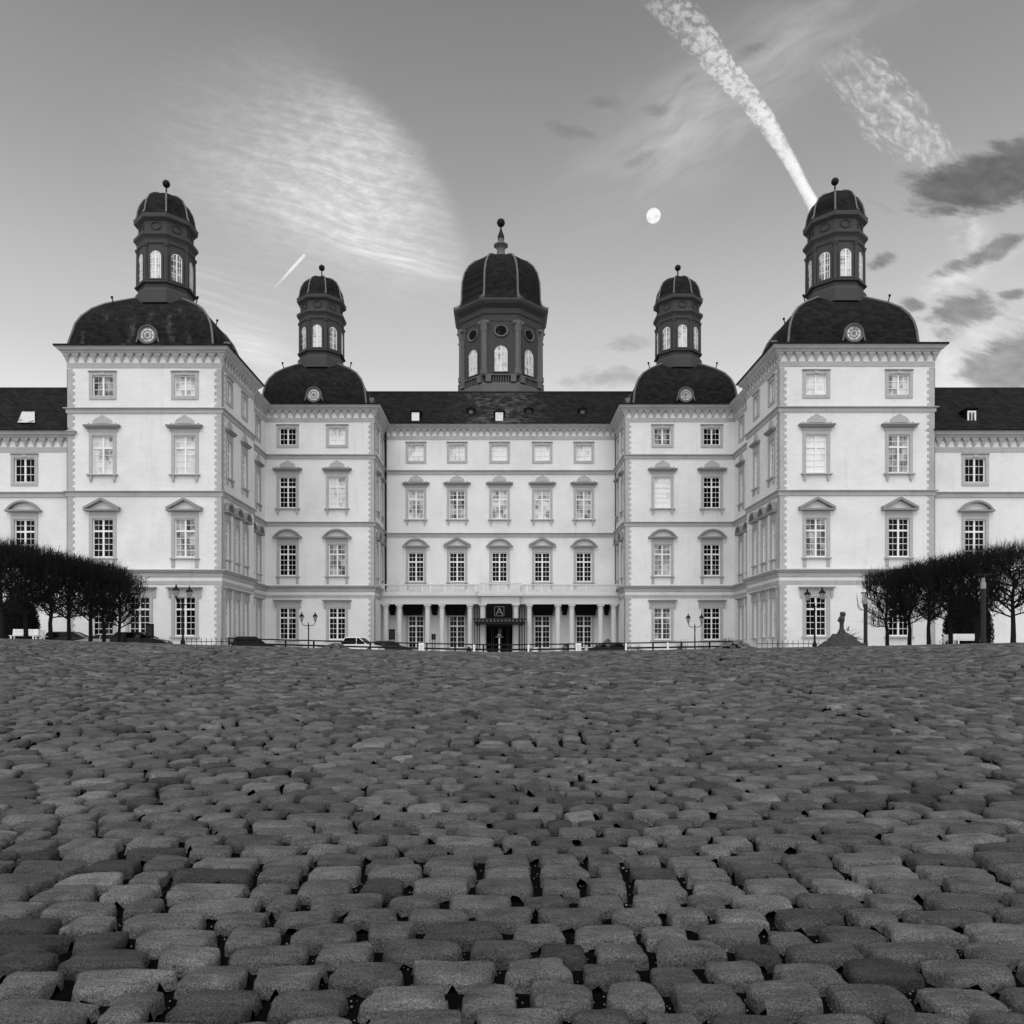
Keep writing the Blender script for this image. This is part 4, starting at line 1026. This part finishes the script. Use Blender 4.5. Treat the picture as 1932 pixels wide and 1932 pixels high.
obj('board', MB().box(-.22, .22, 0, .06, .5, 1.2), M['white'], nb); obj('leg', MB().box(-.03, .03, .01, .05, 0, .5), M['white'], nb)

# ------------------------------------------------------------------ cars
def car(px, D, rz, paint, label, hgt=1.5, L=4.1, yr=1205):
    x = PX(px, D); zb = H + (1235 - yr) / F * D - hgt; t = thing('parked_car', label, 'car', (x, D, max(zb, g(x, D) - .12)), rz, 'cars parked in the court'); W2 = .88
    h2 = L / 2
    b = MB(); prof = [(-h2, .32), (-h2 - .02, .62), (-h2 + .04, .88), (-h2 + .5, .95), (h2 - 1.15, .95), (h2 - .35, .80), (h2 - .05, .66), (h2, .36), (h2 - .1, .24)]
    cut = [(-h2 + .1, .24)]
    def arch(xc): return [(xc - .36 * math.cos(a_), .24 + .38 * math.sin(a_)) for a_ in [math.pi * (1 - i / 8) for i in range(9)]]
    bot = [(h2 - .1, .24)] + arch(h2 - .82) + arch(-h2 + .78) + [(-h2 + .1, .24)]
    pts = prof[:-1][::-1]; poly = [(-h2 + .1, .24)] + arch(-h2 + .78)[::-1] + arch(h2 - .82)[::-1] + [(h2 - .1, .24)] + prof[:-1][::-1]
    n = len(poly); lay = [(-W2, .97, .0), (-W2 + .05, 1, 0), (W2 - .05, 1, 0), (W2, .97, 0)]; i0 = len(b.v)
    for yy_, s_, _ in lay: b.v += [(p[0] * s_, yy_, .5 + (p[1] - .5) * s_) for p in poly]
    b.f.append(tuple(i0 + k for k in range(n))); b.f.append(tuple(i0 + 3 * n + k for k in reversed(range(n))))
    for j in range(3):
        for k in range(n): l = (k + 1) % n; a0 = i0 + j * n; b.f.append((a0 + k, a0 + n + k, a0 + n + l, a0 + l))
    obj('body', b, paint, t)
    top = hgt
    gp = [(-h2 + .12, .94), (-h2 + .42, top - .07), (h2 - 1.95, top - .05), (h2 - 1.15, .94)]
    gl = MB(); i0 = len(gl.v)
    for yb, yt in ((-W2 + .06, -W2 + .2), (W2 - .06, W2 - .2)):
        for (px_, pz), q in zip(gp, (0, 1, 1, 0)): gl.v.append((px_, yt if q else yb, pz))
    for f in ((0, 3, 2, 1), (4, 5, 6, 7), (0, 1, 5, 4), (1, 2, 6, 5), (2, 3, 7, 6), (3, 0, 4, 7)): gl.f.append(tuple(i0 + k for k in f))
    obj('windows', gl, M['gdark'], t)
    rf_ = MB().box(-h2 + .38, h2 - 1.9, -W2 + .17, W2 - .17, top - .08, top, .08, .05)
    for yb, yt in ((-W2 + .045, -W2 + .19), (W2 - .045, W2 - .19)):
        for p, q in ((gp[0], gp[1]), (gp[3], gp[2]), ((-.25, .94), (-.3, top - .06))): rf_.tube((p[0], yb, p[1]), (q[0], yt, q[1]), .045, .04, 5)
    obj('roof', rf_, paint, t)
    wh = MB().lathe([(.3, -.1), (.32, -.07), (.32, .07), (.3, .1)], 18, rot=0).mesh('tyre', M['tyre']); rm = MB().lathe([(.19, -.105), (.21, .105)], 10, rot=0).mesh('rim', M['chrome'])
    for xw in (-h2 + .78, h2 - .82):
        for yw in (-W2 + .1, W2 - .1):
            w_ = obj('wheel', wh, parent=t, loc=(xw, yw, .32)); w_.rotation_euler = (math.pi / 2, 0, 0); r_ = obj('rim', rm, parent=w_)
    for yw in (-.6, .6):
        obj('headlight', MB().box(h2 - .16, h2 - .02, yw - .17, yw + .17, .62, .74), M['chrome'], t); obj('tail_light', MB().box(-h2 - .03, -h2 + .06, yw - .14, yw + .14, .66, .84), M['cargrey'], t)
car(684, 74, R(-14), M['carwhite'], 'white hatchback parked in front of the left middle pavilion corner', 1.62, 3.75, 1202)
car(481, 70, R(20), M['carblack'], 'black car with a flat roof beside the left corner pavilion', 1.6, 4.0, 1201)
car(740, 80, R(8), M['cargrey'], 'dark grey car in front of the leftmost portico columns', 1.45, 4.0, 1209)
car(1140, 79, R(186), M['cargrey'], 'dark grey car in front of the rightmost portico columns', 1.45, 4.0, 1212)
car(140, 63.5, R(5), M['carblack'], 'black car behind the tree trunks at the far left', 1.4, 4.2, 1192)
car(190, 62.2, R(185), M['carsilver'], 'silver car half hidden by the left tree trunks', 1.35, 3.9, 1196)
car(268, 61.5, R(4), M['carblack'], 'black car beside the dark information board on the left', 1.4, 4.2, 1193)

# ------------------------------------------------------------------ trees
def make_tree(seed, Ht=5.9, rad=1.75):
    r = random.Random(seed); tb = MB(); br = MB(); tw = MB()
    hb = 1.6 + r.uniform(-.1, .1)
    p = Vector((0, 0, -.2)); rr_ = .17
    for k in range(6):
        q = Vector((r.gauss(0, .04), r.gauss(0, .04), -.2 + (k + 1) * (Ht * .72) / 6)); tb.tube(p, q, rr_, rr_ * .87, 8, False); p = q; rr_ *= .87
    def limb(p, d, L, r0, dep):
        n = 4; q = p
        for k in range(n):
            d = (d + Vector((r.gauss(0, .16), r.gauss(0, .16), r.gauss(0.05, .1)))).normalized()
            e = q + d * (L / n); 
            if abs(e.x) > rad or abs(e.y) > rad * .9: d = (d * .3 + Vector((0, 0, 1)) * .7).normalized(); e = q + d * (L / n)
            if e.z > Ht - .25: return
            br.tube(q, e, r0 * (1 - .16 * k), r0 * (1 - .16 * (k + 1)), 4, False)
            if dep > 0:
                for _ in range(2 if dep > 1 else 2):
                    s = (d + Vector((r.gauss(0, .8), r.gauss(0, .8), r.gauss(.25, .4)))).normalized(); limb(e, s, L * r.uniform(.45, .7), r0 * .5, dep - 1)
            q = e
    for k in range(19):
        an = k * 2.4 + r.uniform(-.3, .3); z = hb + (Ht * .72 - hb) * (k / 19) ** 1.1
        limb(Vector((0, 0, z)), Vector((math.cos(an), math.sin(an), .28 + .25 * r.random())), r.uniform(1.5, 2.1) , .06, 2)
    # clipped crown of dense upright twigs
    for k in range(1200):
        x = rad * .74 * r.triangular(-1.45, 1.45, 0) if r.random() < .6 else r.uniform(-rad, rad); y = r.uniform(-rad * .8, rad * .8); z = Ht - .3 - .95 * r.random() ** 1.15 - .25 * (x / rad) ** 2
        L = r.uniform(.3, .7) if r.random() < .85 else r.uniform(.7, 1.25); dr = Vector((r.gauss(0, .22), r.gauss(0, .22), 1)).normalized()
        a_ = Vector((x, y, z - L * .4)); tw.tube(a_, a_ + dr * L, .0095, .002, 3, False)
    for k in range(300):      # coarser knuckles and crossing shoots
        x = r.uniform(-rad, rad); y = r.uniform(-rad * .9, rad * .9); z = Ht - .6 - 1.05 * r.random() ** 1.2
        dr = Vector((r.gauss(0, .8), r.gauss(0, .8), .5)).normalized(); a_ = Vector((x, y, z)); tw.tube(a_, a_ + dr * r.uniform(.3, .8), .018, .008, 3, False)
    for k in range(330):      # side and lower twigs
        an = r.uniform(0, 6.28); q = rad * r.uniform(.5, 1.05); z = r.uniform(hb + .3, Ht - 1)
        a_ = Vector((q * math.cos(an), q * .9 * math.sin(an), z)); dr = Vector((math.cos(an) * .6 + r.gauss(0, .4), math.sin(an) * .6 + r.gauss(0, .4), r.uniform(.1, .9))).normalized()
        tw.tube(a_ - dr * .3, a_ + dr * r.uniform(.2, .6), .012, .004, 3, False)
    return tb.mesh('trunk', M['bark']), br.mesh('branches', M['bark']), tw.mesh('crown', M['bark'])
TV = [make_tree(s) for s in (3, 8, 21)]
ordn = ['first', 'second', 'third', 'fourth', 'fifth', 'sixth', 'seventh']
def tree(x, D, v, label, grp, sc=1.0, lab_cat='tree'):
    t = thing('bare_tree', label, lab_cat, (x, D, g(x, D)), v * 1.57, grp); t.scale = (sc, sc, 1.0)
    for nme, md in zip(('trunk', 'branches', 'crown'), TV[v % 3]): obj(nme, md, parent=t)
    return t
for i, (px, D) in enumerate(((226, 60.0), (196, 57.0), (170, 54.6), (130, 52.4), (95, 50.0), (48, 47.4), (2, 45.2))):
    w_ = ['nearest the corner pavilion window', 'beside the information board end of the row', 'in front of the silver car', 'in front of the black car', 'right of the white benches', 'above the large white bench', 'cut by the left picture edge'][i]
    tree(PX(px, D), D, i, 'clipped bare tree of the left row, ' + w_, 'clipped bare trees left of the court', .92)
for i, (px, D) in enumerate(((1674, 58.0), (1716, 55.5), (1753, 52.8), (1793, 50.2), (1842, 47.6), (1911, 44.6))):
    w_ = ['beside the far pillar lamp', 'second from the far pillar lamp', 'third from the far pillar lamp', 'over the white bench', 'behind the near pillar lamp', 'at the right picture edge'][i]
    tree(PX(px, D), D, i + 1, 'clipped bare tree of the right row, ' + w_, 'clipped bare trees right of the court', .92)
def yew(px, D, hw, h, label, cat='shrub'):
    x = PX(px, D); t = thing('yew', label, cat, (x, D, g(x, D)), 0, 'dark clipped yews behind the trees'); rr_ = random.Random(int(px)); f = MB()
    f.lathe([(hw * .9, .1), (hw * .96, h * .35), (hw * .85, h * .65), (hw * .55, h * .85), (.1, h * .95)], 14)
    for k in range(5200):
        zz = rr_.random() ** .8; prof = math.sqrt(max(.02, 1 - max(0, (zz - .35) / .66) ** 2)); rad = hw * prof * (.9 + .16 * rr_.random()); an = rr_.uniform(0, 6.28)
        c = Vector((rad * math.cos(an), rad * math.sin(an), zz * h)); s_ = .10
        v1 = Vector((rr_.gauss(0, 1), rr_.gauss(0, 1), rr_.gauss(0, 1))).normalized() * s_; v2 = Vector((rr_.gauss(0, 1), rr_.gauss(0, 1), rr_.gauss(0, 1))).normalized() * s_
        f.poly([c - v1, c + v2, c + v1])
    obj('foliage', f, M['hedge'], t); obj('stem', MB().tube((0, 0, -.1), (0, 0, .5), .12, .1, 8), M['bark'], t)
yew(33, 61.0, 1.45, 3.8, 'dark rounded clipped yew behind the left white benches')
yew(1826, 60.0, 1.6, 4.0, 'dark rounded clipped yew behind the right white bench')
# bare shrub on the mound
sx_ = PX(1588, 20.5); stt = thing('garden_statue', 'small dark weathered statue standing on top of the small stony mound', 'statue', (sx_, 20.5, g(sx_, 20.5) + .36), .5); stt.scale = (.46, .46, .46)
fg = MB().lathe([(.20, 0), (.17, .12), (.12, .25), (.11, .5), (.15, .68), (.17, .8), (.12, .92), (.06, .97)], 10); obj('figure', fg, M['drum2'], stt, smooth=True)
obj('head', MB().ball((.02, 0, 1.06), .12, 10, 8, 1.15), M['drum2'], stt, smooth=True)
am_ = MB().tube((-.13, 0, .86), (-.27, .03, .68), .055, .045, 7).tube((-.27, .03, .68), (-.2, -.1, .56), .045, .035, 7); am_.tube((.13, 0, .86), (.25, -.03, 1.02), .055, .045, 7).tube((.25, -.03, 1.02), (.16, -.05, 1.17), .045, .035, 7); obj('arms', am_, M['drum2'], stt)
sh = MB(); rs = random.Random(9); x = PX(1603, 20.6)
bt = thing('bare_shrub', 'small gnarled bare shrub growing on the right flank of the small stony mound', 'shrub', (x, 20.6, g(x, 20.6) + .18), 0); bt.scale = (.42, .42, .42)
sh.tube((0, 0, -.1), (-.05, 0, .4), .04, .03, 6)
for k in range(14): a_ = Vector((-.1 + rs.gauss(0, .05), rs.gauss(0, .05), .5 + rs.random() * .2)); b_ = a_ + Vector((rs.gauss(0, .14), rs.gauss(0, .14), rs.uniform(.05, .25))); sh.tube(a_, b_, .015, .008, 4)
for k in range(26): a_ = Vector((0, 0, .3)); b_ = Vector((rs.uniform(.2, .95), rs.gauss(0, .2), rs.uniform(-.15, .55))); mid = (a_ + b_) / 2 + Vector((0, 0, -.1)); sh.tube(a_, mid, .02, .015, 4); sh.tube(mid, b_, .015, .006, 4)
obj('stems', sh, M['bark'], bt)
# low plants along the foot of the middle pavilions
def low_shrub(px, D, h, label, n=90):
    x = PX(px, D); rs = random.Random(int(px)); f = MB()
    for k in range(n):
        a_ = Vector((rs.gauss(0, .3), rs.gauss(0, .2), 0)); b_ = a_ + Vector((rs.gauss(0, .25), rs.gauss(0, .15), rs.uniform(.3, 1) * h)); f.tube(a_, b_, .018, .006, 3)
    tag(obj('low_shrub', f, M['bark'], loc=(x, D, g(x, D))), label, 'shrub')
low_shrub(1202, 79.5, 1.4, 'twiggy low shrub at the left quoins of the right middle pavilion'); low_shrub(1285, 79.5, 1.8, 'twiggy shrub left of the right court lamp')
low_shrub(1330, 79.2, 1.5, 'twiggy low shrub right of the right court lamp'); low_shrub(1372, 79.5, 1.9, 'dark twiggy shrub at the inner corner of the right middle pavilion', 260)
low_shrub(535, 79.5, 1.3, 'twiggy low shrub under the left window of the left middle pavilion'); low_shrub(562, 79.5, 1.2, 'twiggy low shrub left of the left court lamp')

# ------------------------------------------------------------------ moon and contrails
RM = 12000.0
mo = MB().ball((0, 0, 0), 13.2 / F * RM, 48, 32)
mm = bpy.data.materials.new('moon'); mm.use_nodes = True; t_ = mm.node_tree; t_.nodes.clear()
tcn = t_.nodes.new('ShaderNodeTexCoord'); nn = noise(t_, tcn.outputs['Generated'], 3.2, 4, .55); e_ = t_.nodes.new('ShaderNodeEmission')
t_.links.new(((nn.ss(.42, .62) * -.14) + .97).o, e_.inputs['Color']); oo_ = t_.nodes.new('ShaderNodeOutputMaterial'); t_.links.new(e_.outputs[0], oo_.inputs[0])
tag(obj('moon', mo, mm, loc=(PX(1233, RM), RM, H + (1235 - 407) / F * RM), smooth=True), 'bright full moon in the sky right of the central dome', 'moon')
def contrail(name, pts, label, D, mode):
    """pts: (px, py, width px) in the reference picture's directions, laid out at distance D as a flattened tube of cloud"""
    P = [Vector((PX(a_, D), D, H + (1235 - b_) / F * D)) for a_, b_, _ in pts]; Wd = [w / F * D / 2 for _, _, w in pts]
    Q, Wq, T = [], [], []
    n = 40
    for s_ in range(len(P) - 1):
        p0, p1, p2, p3 = P[max(s_ - 1, 0)], P[s_], P[s_ + 1], P[min(s_ + 2, len(P) - 1)]
        for k in range(n // 4):
            u = k / (n // 4); Q.append(.5 * ((2 * p1) + (p2 - p0) * u + (2 * p0 - 5 * p1 + 4 * p2 - p3) * u * u + (3 * p1 - p0 - 3 * p2 + p3) * u ** 3)); Wq.append(Wd[s_] * (1 - u) + Wd[s_ + 1] * u)
    Q.append(P[-1]); Wq.append(Wd[-1]); o0 = Q[0].copy(); mb = MB(); m_ = 16; uv = []
    for i, q in enumerate(Q):
        d_ = (Q[min(i + 1, len(Q) - 1)] - Q[max(i - 1, 0)]).normalized(); sd = d_.cross(Vector((0, 1, 0))).normalized(); dp = sd.cross(d_)
        for k in range(m_):
            an = 2 * math.pi * k / m_; mb.v.append(tuple(q - o0 + sd * (Wq[i] * math.cos(an)) + dp * (Wq[i] * .5 * math.sin(an))))
            uv.append((i / (len(Q) - 1), math.cos(an)))
    for i in range(len(Q) - 1):
        for k in range(m_): l = (k + 1) % m_; mb.f.append((i * m_ + k, i * m_ + l, (i + 1) * m_ + l, (i + 1) * m_ + k))
    mt = bpy.data.materials.new(name + '_vapour'); mt.use_nodes = True; t_ = mt.node_tree; t_.nodes.clear()
    me = mb.mesh(name, mt, True)
    a1 = me.attributes.new('along', 'FLOAT', 'POINT'); a1.data.foreach_set('value', [u for u, _ in uv]); a2 = me.attributes.new('across', 'FLOAT', 'POINT'); a2.data.foreach_set('value', [v for _, v in uv])
    A1 = t_.nodes.new('ShaderNodeAttribute'); A1.attribute_name = 'along'; A2 = t_.nodes.new('ShaderNodeAttribute'); A2.attribute_name = 'across'
    al, ac = Sk(t_, A1.outputs['Fac']), Sk(t_, A2.outputs['Fac'])
    tcn = t_.nodes.new('ShaderNodeTexCoord'); ov = tcn.outputs['Object']; k = F / D
    fine = noise(t_, ov, .085 * k, 4, .55); big = noise(t_, ov, .03 * k, 4, .6)
    rad = 1.0 - (ac * ac)
    if mode == 'main':
        smo = 1.0 - al.ss(.25, .8) * .75; prof_ = (rad + (fine - .5) * 1.9 * smo + (big - .5) * .7).ss(.15, 1.2); dens = al.ss(.0, .8) * .75 + .25
        brk = (fine + (big - .5) * .8).ss(.36, .62); brk = brk * (1.0 - al.ss(.35, .8)) + al.ss(.35, .8)
        alpha = prof_ * dens * brk * al.ss(.0, .08)
    elif mode == 'broad':
        wvn = t_.nodes.new('ShaderNodeTexWave'); wvn.inputs['Scale'].default_value = .022 * k; wvn.inputs['Distortion'].default_value = 9; wvn.inputs['Detail'].default_value = 4; wvn.inputs['Detail Scale'].default_value = 1.6; wvn.bands_direction = 'DIAGONAL'; t_.links.new(ov, wvn.inputs[0])
        rp_ = Sk(t_, wvn.outputs['Fac'])
        alpha = (rad + (big - .5) * 2.6).ss(.2, 1.5) * (rp_ * .75 + fine.ss(.36, .68) * .55) * (big.ss(.3, .62) * .6 + .25) * .56 * al.ss(.0, .35) * al.ss(1.0, .7)
    else: alpha = rad.ss(.0, .9) * al.ss(.0, .75) * .6
    alpha = alpha.mx(0).mn(1)
    df = t_.nodes.new('ShaderNodeBsdfDiffuse'); df.inputs[0].default_value = (.75, .75, .75, 1)
    tl = t_.nodes.new('ShaderNodeBsdfTranslucent'); tl.inputs[0].default_value = (.4, .4, .4, 1)
    ad = t_.nodes.new('ShaderNodeAddShader'); t_.links.new(df.outputs[0], ad.inputs[0]); t_.links.new(tl.outputs[0], ad.inputs[1])
    tp = t_.nodes.new('ShaderNodeBsdfTransparent'); mx_ = t_.nodes.new('ShaderNodeMixShader'); t_.links.new(alpha.o, mx_.inputs[0]); t_.links.new(tp.outputs[0], mx_.inputs[1]); t_.links.new(ad.outputs[0], mx_.inputs[2])
    ou = t_.nodes.new('ShaderNodeOutputMaterial'); t_.links.new(mx_.outputs[0], ou.inputs[0])
    o = obj(name, me, loc=tuple(o0)); o.visible_shadow = True
    tag(o, label, 'contrail')
contrail('contrail', [(1225, -30, 74), (1298, 45, 74), (1362, 125, 58), (1430, 208, 44), (1482, 290, 30), (1520, 360, 25), (1552, 420, 30)], 'long white contrail running down to the right corner tower lantern', 1500, 'main')
contrail('contrail', [(1560, 60, 90), (1625, 150, 125), (1690, 225, 130), (1760, 285, 90), (1830, 320, 40)], 'broad rippled fading contrail in the upper right of the sky', 1700, 'broad')
contrail('contrail', [(512, 549, 3), (530, 530, 5), (552, 506, 7), (575, 481, 6)], 'short thin contrail left of the left middle lantern', 1600, 'thin')
S.cycles.transparent_max_bounces = 16
